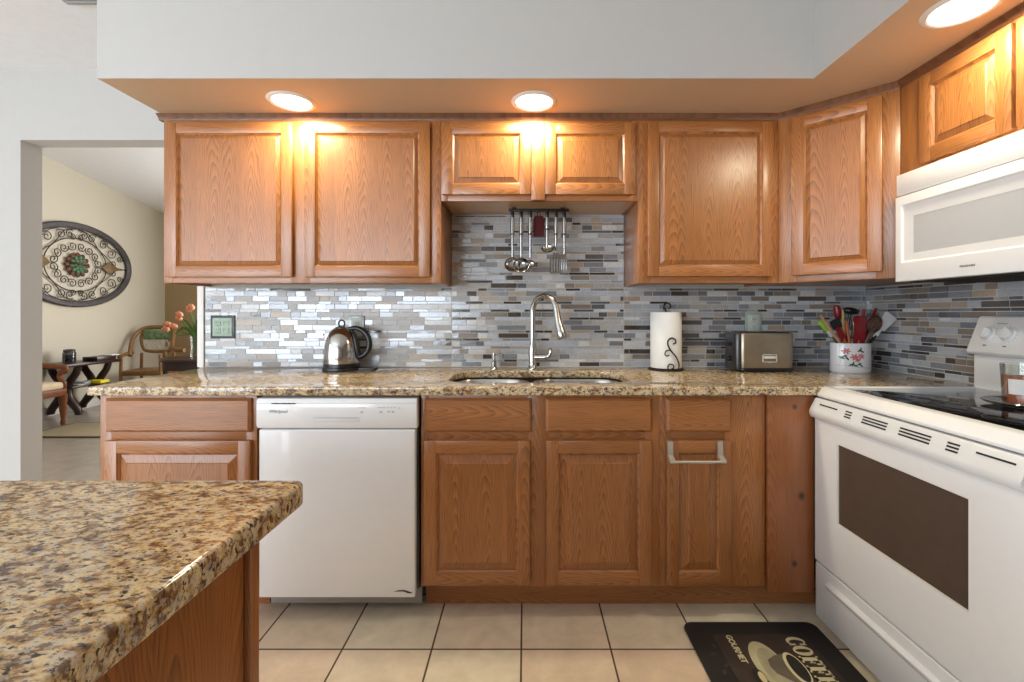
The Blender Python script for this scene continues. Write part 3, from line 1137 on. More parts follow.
# ------------------------------------------------------------------ range
t = thing('range', 'white freestanding electric range with black glass cooktop by the right wall', 'stove', (1.119, 1.775, 0), R(-90))
W = 0.757
bm = B()
add_box(bm, 0.0, W, 0.03, 0.66, 0.05, 0.878, 0.003)
for (xx, yy) in ((0.05, 0.08), (W - 0.05, 0.08), (0.05, 0.6), (W - 0.05, 0.6)):
    add_lathe(bm, [(0, 0), (0.018, 0), (0.018, 0.01), (0.008, 0.015), (0.008, 0.06)], xx, yy, 12)
obj('body', bm, 'white_enamel', t)
bm = B()
prof = [(0.011, 0.882), (0.010, 0.890), (0.030, 0.917), (0.040, 0.9205), (0.075, 0.9195), (0.075, 0.905), (0.60, 0.905), (0.60, 0.92), (0.66, 0.92), (0.66, 0.882)]
add_prism(bm, prof, 0.0, W, 'X', bev=0.002)
add_box(bm, 0.0, 0.028, 0.06, 0.64, 0.895, 0.9205, 0.005)
add_box(bm, W - 0.028, W, 0.06, 0.64, 0.895, 0.9205, 0.005)
obj('cooktop_frame', bm, 'white_enamel', t)
bm = B(); add_box(bm, 0.0285, W - 0.0285, 0.0755, 0.5995, 0.906, 0.9175, 0.001)
gt = obj('cooktop_glass', bm, 'black_glass', t)
def ringflat(bm, cx, cy, r, z, w=0.0022, n=40):
    a = [bm.verts.new((cx + (r - w) * math.cos(2 * PI * k / n), cy + (r - w) * math.sin(2 * PI * k / n), z)) for k in range(n)]
    b = [bm.verts.new((cx + r * math.cos(2 * PI * k / n), cy + r * math.sin(2 * PI * k / n), z)) for k in range(n)]
    for k in range(n):
        l = (k + 1) % n
        bm.faces.new((a[k], a[l], b[l], b[k]))
for (xx, yy, r) in ((0.2, 0.2, 0.11), (0.2, 0.2, 0.105), (0.2, 0.47, 0.08), (0.56, 0.2, 0.08), (0.56, 0.47, 0.1), (0.56, 0.47, 0.095)):
    bm = B(); ringflat(bm, xx, yy, r, 0.9178)
    obj('burner_ring', bm, 'pewter_dark', gt)
# oven door: lower panel + vented bull-nose at the top
bm = B()
y0_ = 0.0
def frame_boxes(bm, x0, x1, z0, z1, hx0, hx1, hz0, hz1, ya, yb, bev):
    outer = [(x0, z0), (x1, z0), (x1, z1), (x0, z1)]
    inner = [(hx0, hz0), (hx1, hz0), (hx1, hz1), (hx0, hz1)]
    of = [bm.verts.new((x, ya, z)) for x, z in outer]
    inf = [bm.verts.new((x, ya, z)) for x, z in inner]
    ob = [bm.verts.new((x, yb, z)) for x, z in outer]
    inb = [bm.verts.new((x, yb, z)) for x, z in inner]
    fs = []
    for i in range(4):
        j = (i + 1) % 4
        fs += [bm.faces.new((of[i], of[j], inf[j], inf[i])), bm.faces.new((ob[j], ob[i], inb[i], inb[j])),
               bm.faces.new((of[j], of[i], ob[i], ob[j])), bm.faces.new((inf[i], inf[j], inb[j], inb[i]))]
    es = [e for e in bm.edges if e.is_valid and all(v in of for v in e.verts)]
    if bev:
        bmesh.ops.bevel(bm, geom=es, offset=bev, segments=3, profile=0.5, affect='EDGES')
frame_boxes(bm, 0.0, W, 0.254, 0.800, 0.127, 0.616, 0.4455, 0.7322, 0.0, 0.03, 0.004)
od = obj('oven_door', bm, 'white_enamel', t)
bm = B()
prof = [(0.03, 0.8765), (0.005, 0.8765), (-0.001, 0.868), (-0.012, 0.838), (-0.020, 0.828), (-0.021, 0.815), (-0.014, 0.803), (0.0, 0.7985), (0.03, 0.7985)]
add_prism(bm, prof, -0.002, W, 'X', bev=0.002)
tr = obj('door_handle', bm, 'white_plastic', od)
def yslot(z):
    return -0.001 - (0.868 - z) / 0.030 * 0.011
for (a, b) in ((0.261, 0.363), (0.41, 0.515), (0.178, 0.21), (0.5635, 0.598)):
    for z in (0.861, 0.8520, 0.8430):
        bm = B()
        add_prism(bm, [(yslot(z - 0.0022) - 0.0008, z - 0.0022), (yslot(z + 0.0022) - 0.0008, z + 0.0022), (yslot(z) + 0.006, z + 0.0022), (yslot(z) + 0.006, z - 0.0022)], a, b, 'X')
        obj('vent_slot', bm, 'dark_slot', od)
for (a, b) in ((0.04, 0.137), (0.641, 0.7335)):
    z = 0.8575
    bm = B()
    add_prism(bm, [(yslot(z - 0.0022) - 0.0008, z - 0.0022), (yslot(z + 0.0022) - 0.0008, z + 0.0022), (yslot(z) + 0.006, z + 0.0022), (yslot(z) + 0.006, z - 0.0022)], a, b, 'X')
    obj('vent_slot', bm, 'dark_slot', od)
bm = B(); add_box(bm, 0.125, 0.618, 0.006, 0.012, 0.443, 0.735)
obj('oven_window', bm, 'oven_glass', od)
bm = B()
frame_boxes(bm, 0.126, 0.617, 0.4445, 0.7332, 0.129, 0.614, 0.4475, 0.7302, 0.003, 0.006, 0)
obj('window_gasket', bm, 'warm_plastic', od)
# storage drawer with pressed finger ledge
bm = B()
prof = [(0.03, 0.245), (0.006, 0.245), (0.003, 0.240), (0.003, 0.205), (-0.006, 0.196), (-0.008, 0.188), (0.004, 0.168), (0.004, 0.040), (0.01, 0.034), (0.03, 0.034)]
add_prism(bm, [(y, z) for y, z in [(0.03, 0.246), (0.008, 0.246), (0.004, 0.242), (0.004, 0.040), (0.008, 0.034), (0.03, 0.034)]], 0.0, W, 'X', bev=0.002)
dw = obj('storage_drawer', bm, 'white_enamel', t)
bm = B()
add_prism(bm, [(0.005, 0.206), (-0.003, 0.203), (-0.009, 0.196), (-0.008, 0.190), (0.0, 0.178), (0.005, 0.172)], 0.07, W - 0.07, 'X', bev=0.003)
obj('drawer_ledge', bm, 'white_enamel', dw)
bm = B(); add_box(bm, 0.012, W - 0.012, 0.02, 0.03, 0.246, 0.254)
obj('door_gap', bm, 'dark_slot', t)
# back console
bm = B(); add_box(bm, 0.0, W, 0.6147, 0.676, 0.915, 1.046, 0.004)
obj('backguard_base', bm, 'white_enamel', t)
bm = B()
prof = [(0.585, 1.058), (0.588, 1.050), (0.597, 1.044), (0.676, 1.044), (0.676, 1.192), (0.650, 1.192), (0.640, 1.190), (0.634, 1.184)]
add_prism(bm, prof, -0.002, W + 0.002, 'X', bev=0.006)
con = obj('control_console', bm, 'white_enamel', t)
def face_y(z):      # console front plane
    return 0.585 + (z - 1.058) / (1.184 - 1.058) * 0.049
tilt = math.atan2(0.049, 0.126)
for xx in (0.062, 0.133, 0.60, 0.69):
    z = 1.124
    M = Matrix.Translation((xx, face_y(z), z)) @ Matrix.Rotation(-tilt, 4, 'X') @ Matrix.Rotation(R(90), 4, 'X')
    bm = B()
    add_lathe(bm, [(0, 0.0), (0.027, 0.0), (0.027, 0.004), (0.022, 0.008), (0.0205, 0.02), (0.018, 0.022), (0, 0.022)], 0, 0, 28)
    add_box(bm, -0.004, 0.004, -0.02, 0.02, 0.020, 0.027, 0.002)
    xform(bm, M)
    obj('knob', bm, 'white_plastic', con)
    bm = B()
    for k in range(11):
        a = R(-210 + 24 * k + 90)
        q = len(bm.verts)
        add_box(bm, 0.031 * math.cos(a) - 0.001, 0.031 * math.cos(a) + 0.001, 0.031 * math.sin(a) - 0.001, 0.031 * math.sin(a) + 0.001, 0.0001, 0.0006)
    add_box(bm, -0.006, 0.006, -0.047, -0.042, 0.0001, 0.0006)
    xform(bm, M)
    obj('dial_marks', bm, 'grey_print', con)
bm = B()
for k in range(6):
    add_box(bm, 0.08 + k * 0.006, 0.0845 + k * 0.006, face_y(1.163) - 0.0006, face_y(1.163) + 0.003, 1.162, 1.165)
obj('console_print', bm, 'grey_print', con)
bm = B(); add_box(bm, 0.27, 0.50, face_y(1.12) - 0.004, face_y(1.12) + 0.012, 1.095, 1.150, 0.002)
obj('clock_display', bm, 'black_glass', con)

# candle and its glass dish on the cooktop
t = thing('glass_dish', 'clear shallow glass dish on the black cooktop below the candle', 'dish', (1.517, 1.40, 0.9178))
bm = B()
add_lathe(bm, [(0, 0.002), (0.06, 0.002), (0.085, 0.012), (0.092, 0.016), (0.094, 0.014), (0.086, 0.008), (0.062, 0.0), (0, 0.0)], 0, 0, 40)
obj('dish_body', bm, 'dish_glass', t)
t = thing('jar_candle', 'amber wax candle in a clear tumbler with white label on the glass dish', 'candle', (1.517, 1.40, 0.9205))
bm = B()
add_lathe(bm, [(0, 0.0), (0.040, 0.0), (0.044, 0.004), (0.050, 0.125), (0.0485, 0.126), (0.0425, 0.008), (0, 0.006)], 0, 0, 40)
obj('tumbler', bm, 'clear_glass', t)
bm = B()
add_lathe(bm, [(0, 0.0085), (0.0415, 0.0085), (0.0462, 0.088), (0, 0.088)], 0, 0, 36)
obj('wax', bm, 'candle_wax', t)
bm = B()
for i in range(17):
    pass
n = 16
vv = []
for i in range(n + 1):
    a = R(184 + 76 * i / n)
    lo, hi = 0.0462, 0.0486
    vv.append((bm.verts.new((lo * math.cos(a), lo * math.sin(a), 0.036)), bm.verts.new((hi * math.cos(a), hi * math.sin(a), 0.082))))
for a, b in zip(vv, vv[1:]):
    bm.faces.new((a[0], b[0], b[1], a[1]))
lb = obj('paper_label', bm, 'paper_label', t)

# ------------------------------------------------------------------ microwave
t = thing('microwave', 'white over-the-range microwave mounted below the short cabinet', 'microwave', (1.418, 1.76, 0), R(-90))
W = 0.76
bm = B(); add_box(bm, 0.0, W, 0.03, XW - 1.418 - 0.003, 1.325, 1.7275, 0.003)
obj('body', bm, 'white_enamel', t)
bm = B(); add_box(bm, 0.0, W, 0.004, 0.03, 1.6475, 1.7275, 0.004)
obj('vent_panel', bm, 'white_enamel', t)
bm = B(); add_box(bm, 0.004, W - 0.004, 0.02, 0.03, 1.64, 1.648)
obj('vent_gap', bm, 'grey_print', t)
bm = B()
DW = 0.57
frame_boxes(bm, 0.0, DW, 1.321, 1.6425, 0.028, DW - 0.03, 1.391, 1.608, 0.0, 0.03, 0.004)
md = obj('door', bm, 'white_enamel', t)
bm = B()
# sloped inset round the window
o4 = [(0.028, 1.391), (DW - 0.03, 1.391), (DW - 0.03, 1.608), (0.028, 1.608)]
i4 = [(0.034, 1.397), (DW - 0.036, 1.397), (DW - 0.036, 1.602), (0.034, 1.602)]
w4 = [(0.075, 1.424), (DW - 0.075, 1.424), (DW - 0.075, 1.560), (0.075, 1.560)]
A = [bm.verts.new((x, 0.002, z)) for x, z in o4]
C = [bm.verts.new((x, 0.006, z)) for x, z in i4]
D = [bm.verts.new((x, 0.008, z)) for x, z in w4]
for u, v in ((A, C), (C, D)):
    for i in range(4):
        j = (i + 1) % 4
        bm.faces.new((u[i], u[j], v[j], v[i]))
obj('door_inset', bm, 'white_plastic', md, sharp=10)
bm = B(); add_box(bm, 0.07, DW - 0.07, 0.0085, 0.014, 1.42, 1.565)
obj('door_window', bm, 'mw_glass', md)
bm = B(); add_tube(bm, spline([(DW - 0.012, 0.0, 1.36), (DW - 0.012, -0.03, 1.375), (DW - 0.012, -0.038, 1.48), (DW - 0.012, -0.03, 1.59), (DW - 0.012, 0.0, 1.605)], 6), 0.009, 12)
obj('handle', bm, 'white_plastic', md)
bm = text_bm('FRIGIDAIRE', 0.0092, 0.0003, 0.0002, 0, 1.12)
xform(bm, Matrix.Translation((0.288, -0.0004, 1.3535)) @ FACE)
obj('lettering', bm, 'dark_print', md)
bm = B(); add_box(bm, DW + 0.003, W, 0.0, 0.03, 1.321, 1.6425, 0.004)
cp = obj('control_panel', bm, 'white_enamel', t)
bm = B(); add_box(bm, DW + 0.03, W - 0.03, -0.001, 0.002, 1.57, 1.61, 0.0008)
obj('clock_display', bm, 'black_glass', cp)
for i in range(3):
    for j in range(5):
        bm = B(); add_box(bm, DW + 0.032 + i * 0.045, DW + 0.068 + i * 0.045, -0.0015, 0.001, 1.37 + j * 0.036, 1.395 + j * 0.036, 0.001)
        obj('key', bm, 'pale_print', cp)
bm = B(); add_box(bm, 0.02, W - 0.02, 0.04, 0.37, 1.318, 1.326, 0.002)
for k in range(12):
    add_box(bm, 0.08, 0.34, 0.07 + k * 0.012, 0.075 + k * 0.012, 1.316, 1.319)
obj('underside_grille', bm, 'dark_slot', t)

# ------------------------------------------------------------------ recessed lights
def can_light(x, y, label):
    t = thing('recessed_light', label, 'ceiling light', (x, y, ZS), 0, 'recessed lights in the soffit')
    bm = B()
    add_lathe(bm, [(0.079, -0.004), (0.083, -0.007), (0.094, -0.005), (0.099, -0.0005), (0.099, 0.0), (0.079, 0.0)], 0, 0, 48)
    add_lathe(bm, [(0.079, 0.0), (0.079, -0.004)], 0, 0, 48)
    obj('trim_ring', bm, 'white_trim', t)
    bm = B()
    add_lathe(bm, [(0.0, -0.0045), (0.05, -0.0043), (0.080, -0.003), (0.080, -0.0005), (0, -0.0005)], 0, 0, 48)
    obj('lens', bm, 'lamp_lens', t)
    d = bpy.data.lights.new('lamp', 'AREA')
    d.shape = 'DISK'
    d.size = 0.15
    d.energy = 7.6
    d.color = (1.0, 0.90, 0.64)
    o = bpy.data.objects.new('lamp', d)
    COL.objects.link(o)
    o.parent = t
    o.location = (0, 0, -0.012)


can_light(-1.01, 1.988, 'round glowing recessed light above the wide two-door cabinet')
can_light(0.0386, 1.988, 'round glowing recessed light above the short sink cabinet')
can_light(1.313, 1.38, 'round glowing recessed light above the microwave cabinet')
# ceiling register at the top left
bm = B(); add_box(bm, -1.90, -1.685, 1.80, 1.92, ZK - 0.012, ZK, 0.003)
t = thing('ceiling_vent', 'grey metal ceiling register beside the soffit top left', 'vent', (-1.8, 1.86, ZK))
bm.free()
bm = B(); frame_boxes_z = None
add_box(bm, -0.11, 0.11, -0.06, 0.06, -0.010, 0.0, 0.003)
obj('frame', bm, 'vent_grey', t)
for k in range(5):
    bm = B(); add_box(bm, -0.095, 0.095, -0.045 + k * 0.02, -0.037 + k * 0.02, -0.014, -0.009, 0.001)
    obj('slat', bm, 'vent_grey', t)

# ------------------------------------------------------------------ faucet and soap pump
t = thing('faucet', 'brushed nickel gooseneck pull-down faucet behind the sink', 'faucet', (0.038, 2.335, ZC))
bm = B()
add_lathe(bm, [(0, 0), (0.028, 0.0), (0.028, 0.006), (0.022, 0.012), (0.019, 0.03), (0.0225, 0.09), (0.0195, 0.115), (0.0145, 0.14)], 0, 0, 28)
obj('base', bm, 'nickel', t)
bm = B()
dirx, diry = 0.70, -0.71
def fp(d, z):
    return (dirx * d, diry * d, z)
arc = [fp(0, 0.10), fp(0, 0.24)]
for k in range(0, 13):
    a = PI - k * PI * 0.90 / 12
    arc.append(fp(0.082 + 0.082 * math.cos(a), 0.285 + 0.088 * math.sin(a)))
add_tube(bm, spline(arc, 3), 0.0142, 16)
obj('spout', bm, 'nickel', t)
bm = B()
e = arc[-1]
hd = [Vector(e), Vector(fp(0.174, 0.240)), Vector(fp(0.190, 0.195)), Vector(fp(0.199, 0.168)), Vector(fp(0.2005, 0.163))]
add_tube(bm, hd, [0.0150, 0.018, 0.0225, 0.0245, 0.021], 18)
obj('spray_head', bm, 'nickel', t)
bm = B()
add_tube(bm, [(0.01, -0.004, 0.062), (0.058, -0.012, 0.062)], [0.0150, 0.0165], 16)
add_tube(bm, spline([(0.055, -0.012, 0.062), (0.076, -0.016, 0.066), (0.090, -0.02, 0.085), (0.088, -0.022, 0.112)], 5), [0.0145] * 4 + [0.012] * 4 + [0.010] * 4 + [0.008] * 4, 12)
obj('lever', bm, 'nickel', t)
t = thing('soap_dispenser', 'small brushed nickel soap pump left of the faucet on the counter', 'soap dispenser', (-0.158, 2.335, ZC))
bm = B()
add_lathe(bm, [(0, 0), (0.018, 0.0), (0.018, 0.004), (0.013, 0.01), (0.013, 0.04), (0.007, 0.045), (0.007, 0.07), (0.010, 0.072), (0.010, 0.084), (0, 0.086)], 0, 0, 20)
obj('pump_body', bm, 'nickel', t)
bm = B(); add_tube(bm, spline([(0.0, 0, 0.078), (0.03, -0.02, 0.08), (0.048, -0.034, 0.074)], 4), 0.0048, 10)
obj('nozzle', bm, 'nickel', t)

# ------------------------------------------------------------------ kettle
t = thing('electric_kettle', 'polished steel electric kettle with black handle on the counter', 'kettle', (-0.925, 2.315, ZC))
bm = B()
add_lathe(bm, [(0, 0), (0.088, 0.0), (0.092, 0.004), (0.090, 0.016), (0, 0.018)], 0, 0, 40)
add_box(bm, 0.07, 0.175, -0.02, 0.03, 0.0, 0.012, 0.004)
obj('power_base', bm, 'black_plastic', t)
bm = B()
add_lathe(bm, [(0, 0.018), (0.086, 0.018), (0.086, 0.036), (0, 0.036)], 0, 0, 40)
obj('lower_ring', bm, 'black_plastic', t)
bm = B()
add_lathe(bm, [(0, 0.036), (0.085, 0.036), (0.086, 0.045), (0.0845, 0.09), (0.080, 0.13), (0.071, 0.165), (0.058, 0.19), (0.042, 0.206), (0.034, 0.210)], 0, 0, 48)
bd = obj('body', bm, 'chrome', t)
bm = B()
add_prism(bm, [(-0.072, 0.135), (-0.092, 0.176), (-0.089, 0.180), (-0.060, 0.178), (-0.050, 0.185), (-0.05, 0.15)], -0.016, 0.016, 'Y', bev=0.006)
obj('spout', bm, 'chrome', bd)
bm = B()
add_lathe(bm, [(0.036, 0.207), (0.033, 0.213), (0.018, 0.220), (0, 0.222)], 0, 0, 32)
ld = obj('lid', bm, 'chrome', t)
bm = B(); add_tube(bm, [(0.015 * math.cos(a), 0, 0.233 + 0.017 * math.sin(a)) for a in [R(-60 + 300 * k / 16) for k in range(17)]], 0.0042, 10)
obj('lid_loop', bm, 'black_plastic', ld)
bm = B()
hp = spline([(0.036, 0, 0.205), (0.075, 0, 0.210), (0.115, 0, 0.190), (0.138, 0, 0.150), (0.136, 0, 0.105), (0.112, 0, 0.075), (0.082, 0, 0.062)], 6)
add_tube(bm, hp, [0.011 + 0.003 * math.sin(PI * i / (len(hp) - 1)) for i in range(len(hp))], 14, flat=1.0)
hp2 = spline([(0.048, 0, 0.200), (0.066, 0, 0.165), (0.078, 0, 0.12), (0.086, 0, 0.065)], 6)
add_tube(bm, hp2, 0.0125, 12)
obj('handle', bm, 'black_plastic', t)


# ------------------------------------------------------------------ outlets
def outlet(x, z, w, h, gang, plate, rim, face, label):
    t = thing('outlet', label, 'outlet', (x, YW - 0.0065, z))
    bm = B()
    add_box(bm, -w / 2, w / 2, -0.006, 0, -h / 2, h / 2, 0.003)
    obj('cover_plate', bm, rim, t)
    bm = B()
    add_box(bm, -w / 2 + 0.013, w / 2 - 0.013, -0.0085, -0.003, -h / 2 + 0.013, h / 2 - 0.013, 0.0015)
    obj('inset', bm, plate, t)
    for g in range(gang):
        cx = (g - (gang - 1) / 2) * 0.046
        for zz in (0.019, -0.019):
            bm = B()
            add_box(bm, cx - 0.014, cx + 0.014, -0.0105, -0.008, zz - 0.014, zz + 0.014, 0.003)
            s = obj('socket', bm, face, t)
            bm = B()
            for dx_ in (-0.005, 0.005):
                add_box(bm, cx + dx_ - 0.0012, cx + dx_ + 0.0012, -0.0109, -0.0095, zz + 0.001, zz + 0.009)
            add_box(bm, cx - 0.002, cx + 0.002, -0.0109, -0.0095, zz - 0.009, zz - 0.005)
            obj('slots', bm, 'dark_print', s)
    return t


outlet(-1.595, 1.130, 0.128, 0.122, 2, 'stone_green', 'pewter_dark', 'stone_green', 'double outlet with pewter and green stone plate at the left end of the mosaic')
outlet(-0.888, 1.128, 0.082, 0.122, 1, 'ivory', 'pewter', 'ivory', 'single outlet with pewter plate behind the kettle')
outlet(1.204, 1.146, 0.088, 0.122, 1, 'ivory', 'stone_green', 'ivory', 'single outlet with green stone plate above the toaster')

# ------------------------------------------------------------------ paper towels
t = thing('paper_towel_holder', 'dark iron scroll paper towel holder on the counter left of the toaster', 'paper towel holder', (0.713, 2.325, ZC))
bm = B()
add_lathe(bm, [(0, 0), (0.086, 0.0), (0.088, 0.004), (0.082, 0.009), (0.02, 0.012), (0, 0.012)], 0, 0, 40)
obj('base', bm, 'wrought_iron', t)
bm = B()
top = [(0, 0, 0.01), (0, 0, 0.285), (-0.010, 0, 0.305), (-0.008, 0, 0.328), (0.008, 0, 0.337), (0.022, 0, 0.328), (0.022, 0, 0.314), (0.012, 0, 0.311)]
add_tube(bm, spline(top, 6), 0.0042, 10)
obj('post', bm, 'wrought_iron', t)
bm = B()
yy = -0.083
add_tube(bm, spline([(0.055, yy, 0.006), (0.058, yy, 0.035), (0.045, yy, 0.07), (0.022, yy, 0.098), (0.005, yy, 0.128), (0.006, yy, 0.152), (0.022, yy, 0.164), (0.040, yy, 0.156), (0.042, yy, 0.140), (0.030, yy, 0.136)], 6), 0.0036, 8)
add_tube(bm, spline([(0.030, yy, 0.090), (0.014, yy, 0.104), (-0.005, yy, 0.100), (-0.010, yy, 0.084), (0.0, yy, 0.076), (0.010, yy, 0.082)], 6), 0.003, 8)
add_tube(bm, spline([(0.008, yy, 0.006), (0.004, yy, 0.024), (0.014, yy, 0.036), (0.030, yy, 0.032), (0.032, yy, 0.018), (0.022, yy, 0.014)], 6), 0.003, 8)
xform(bm, Matrix.Translation((-0.020, 0, 0)))
obj('scroll_arm', bm, 'wrought_iron', t)
t = thing('paper_towel_roll', 'white paper towel roll standing on the iron scroll holder', 'paper towels', (0.713, 2.325, ZC + 0.0125))
bm = B()
add_lathe(bm, [(0.02, 0.0), (0.0755, 0.0), (0.0765, 0.002), (0.0765, 0.276), (0.0755, 0.278), (0.02, 0.278), (0.02, 0.0)], 0, 0, 48)
obj('paper', bm, 'paper', t)
bm = B()
add_lathe(bm, [(0.0195, 0.001), (0.0195, 0.2775), (0.0175, 0.2775), (0.0175, 0.001)], 0, 0, 24)
obj('core', bm, 'tan_wood', t)

# ------------------------------------------------------------------ toaster
t = thing('toaster', 'two-slot brushed steel toaster with dark ends on the counter', 'toaster', (1.172, 2.29, ZC))
bm = B()
add_prism(bm, [(x, y) for x, y in rrect(-0.128, 0.130, -0.070, 0.070, 0.020, 5)], 0.016, 0.188, 'Z', bev=0.006)
obj('shell', bm, 'brushed_warm', t)
bm = B()
add_prism(bm, rrect(-0.130, 0.132, -0.072, 0.072, 0.02, 5), 0.004, 0.020, 'Z', bev=0.003)
for (xx, yy) in ((-0.1, -0.05), (0.1, -0.05), (-0.1, 0.05), (0.1, 0.05)):
    add_lathe(bm, [(0, 0), (0.01, 0), (0.01, 0.006), (0, 0.006)], xx, yy, 12)
obj('base', bm, 'black_plastic', t)
bm = B()
add_prism(bm, rrect(-0.150, -0.116, -0.066, 0.068, 0.016, 5), 0.008, 0.186, 'Z', bev=0.006)
e_ = obj('end_panel', bm, 'dark_gunmetal', t)
bm = B(); add_box(bm, -0.168, -0.150, -0.018, 0.018, 0.125, 0.142, 0.004)
obj('lever', bm, 'black_plastic', e_)
bm = B(); add_lathe(bm, [(0, 0), (0.014, 0), (0.013, 0.01), (0, 0.011)], 0, 0, 20)
xform(bm, Matrix.Translation((-0.150, 0.0, 0.06)) @ Matrix.Rotation(R(-90), 4, 'Y'))
obj('knob', bm, 'black_plastic', e_)
bm = B()
add_prism(bm, rrect(-0.118, 0.122, -0.060, 0.060, 0.016, 5), 0.186, 0.193, 'Z', bev=0.002)
tp = obj('top_plate', bm, 'black_plastic', t)
for yy in (-0.026, 0.026):
    bm = B(); add_box(bm, -0.085, 0.095, yy - 0.013, yy + 0.013, 0.1915, 0.1935, 0.001)
    obj('bread_slot', bm, 'dark_slot', tp)
bm = B()
bx0, bx1, bz0, bz1 = -0.025, 0.046, 0.048, 0.086
add_box(bm, bx0, bx1, -0.0712, -0.0695, bz0, bz0 + 0.003); add_box(bm, bx0, bx1, -0.0712, -0.0695, bz1 - 0.003, bz1)
add_box(bm, bx0, bx0 + 0.005, -0.0712, -0.0695, bz0, bz1); add_box(bm, bx1 - 0.003, bx1, -0.0712, -0.0695, bz0, bz1)
add_box(bm, bx0 + 0.008, bx1 - 0.006, -0.0712, -0.0695, 0.066, 0.077)
obj('badge', bm, 'white_silicone', t)

# ------------------------------------------------------------------ utensil crock
CX, CY = 1.590, 2.245
t = thing('utensil_crock', 'oval white ceramic crock painted with pink flowers in the counter corner', 'crock', (CX, CY, ZC))
bm = B()
SX, SY = 0.0930, 0.062
add_lathe(bm, [(0, 0), (0.95, 0.0), (0.99, 0.004), (1.0, 0.01), (1.0, 0.136), (0.985, 0.141), (0.95, 0.140), (0.94, 0.13), (0.94, 0.012), (0, 0.010)], 0, 0, 56, sx=SX, sy=SY)
cr = obj('vessel', bm, 'ceramic', t)
def on_crock(u, z, d=0.0006):
    x = u
    y = -SY * math.sqrt(max(0, 1 - (x / SX) ** 2)) - d
    return Vector((x, y, z))
def petal_patch(bm, u, z, ru, rz, ang, n=10, d=0.0006):
    c = bm.verts.new(on_crock(u, z, d + 0.0004))
    vs = []
    for k in range(n):
        a = 2 * PI * k / n
        lx, lz = ru * math.cos(a), rz * math.sin(a)
        vs.append(bm.verts.new(on_crock(u + lx * math.cos(ang) - lz * math.sin(ang), z + lx * math.sin(ang) + lz * math.cos(ang), d)))
    for k in range(n):
        bm.faces.new((c, vs[k], vs[(k + 1) % n]))
bm = B()
for (u, z, s) in ((-0.055, 0.104, 1.0), (-0.022, 0.076, 1.1), (0.008, 0.080, 1.0), (-0.008, 0.062, 0.8)):
    for k in range(6):
        a = 2 * PI * k / 6 + u * 40
        petal_patch(bm, u + 0.010 * s * math.cos(a), z + 0.008 * s * math.sin(a), 0.0085 * s, 0.004 * s, a)
obj('painted_flowers', bm, 'pink_print', cr)
bm = B()
for (u, z, a) in ((-0.062, 0.080, 0.4), (-0.070, 0.072, -0.5), (-0.052, 0.070, 2.2), (0.0, 0.108, 0.6), (0.012, 0.103, -0.4), (0.006, 0.112, 1.5), (-0.035, 0.040, 0.3), (-0.018, 0.036, -0.3), (-0.028, 0.044, 1.3), (0.0, 0.044, 0.5), (0.008, 0.036, -0.6)):
    petal_patch(bm, u, z, 0.012, 0.004, a)
for k in range(14):
    petal_patch(bm, -0.08 + k * 0.012, 0.036 - k * 0.0012, 0.007, 0.0007, -0.1)
obj('painted_leaves', bm, 'green_print', cr)


def utensil(name, label, p0, p1, parts):
    """a kitchen tool leaning from p0 (in the crock) to p1 (tip); parts: (part name, material, builder(bm, A, d, side))"""
    t = thing(name, label, 'utensil', p0, 0, 'utensils in the flowered crock')
    A = Vector((0, 0, 0)); Bv = Vector(p1) - Vector(p0)
    d = Bv.normalized(); L = Bv.length
    side = d.cross(Vector((0, 1, 0))).normalized()
    nrm = side.cross(d).normalized()
    # local frame: x side, y normal, z along
    M = Matrix((( side.x, nrm.x, d.x, 0), (side.y, nrm.y, d.y, 0), (side.z, nrm.z, d.z, 0), (0, 0, 0, 1)))
    for (nm, mat, fn) in parts:
        bm = B()
        fn(bm, L)
        xform(bm, M)
        obj(nm, bm, mat, t)
    return t


def stick(r, a=0.0, b=1.0):
    return lambda bm, L: add_tube(bm, [(0, 0, L * a), (0, 0, L * (a + b) / 2), (0, 0, L * b)], [r, r * 1.05, r], 12)
def flatstick(w, th, a=0.0, b=1.0):
    return lambda bm, L: add_box(bm, -w / 2, w / 2, -th / 2, th / 2, L * a, L * b, min(th, w) * 0.35)
def blade(w0, w1, th, a, b):
    return lambda bm, L: add_prism(bm, [(-w0 / 2, L * a), (w0 / 2, L * a), (w1 / 2, L * b - 0.006), (w1 / 2 - 0.006, L * b), (-w1 / 2 + 0.006, L * b), (-w1 / 2, L * b - 0.006)], -th / 2, th / 2, 'Y', bev=0.001)
def spoonhead(w, l, th=0.004):
    def fn(bm, L):
        add_ball(bm, (0, 0, L - l / 2), w / 2, th, l / 2)
    return fn
ZT = ZC + 0.012
def up(u, v, z):   # place a tip by world coordinates
    return (u, v, z)
def X_(px, y): return (px - 525.1) * y / 459.15
utensil('wooden_spatula', 'flat tan wooden tool leaning far left in the flowered crock', (CX + 0.03, CY - 0.01, ZT), (X_(820.5, CY - 0.02), CY - 0.02, 1.192),
        [('handle', 'tan_wood', flatstick(0.013, 0.006))])
utensil('basting_brush', 'lime green silicone brush leaning low on the left of the crock', (CX + 0.045, CY + 0.012, ZT), (X_(820, CY + 0.01), CY + 0.01, 1.165),
        [('handle', 'steel', stick(0.005, 0, 0.72)), ('collar', 'ivory', stick(0.010, 0.68, 0.80)), ('brush_head', 'lime_silicone', blade(0.022, 0.034, 0.012, 0.79, 1.0))])
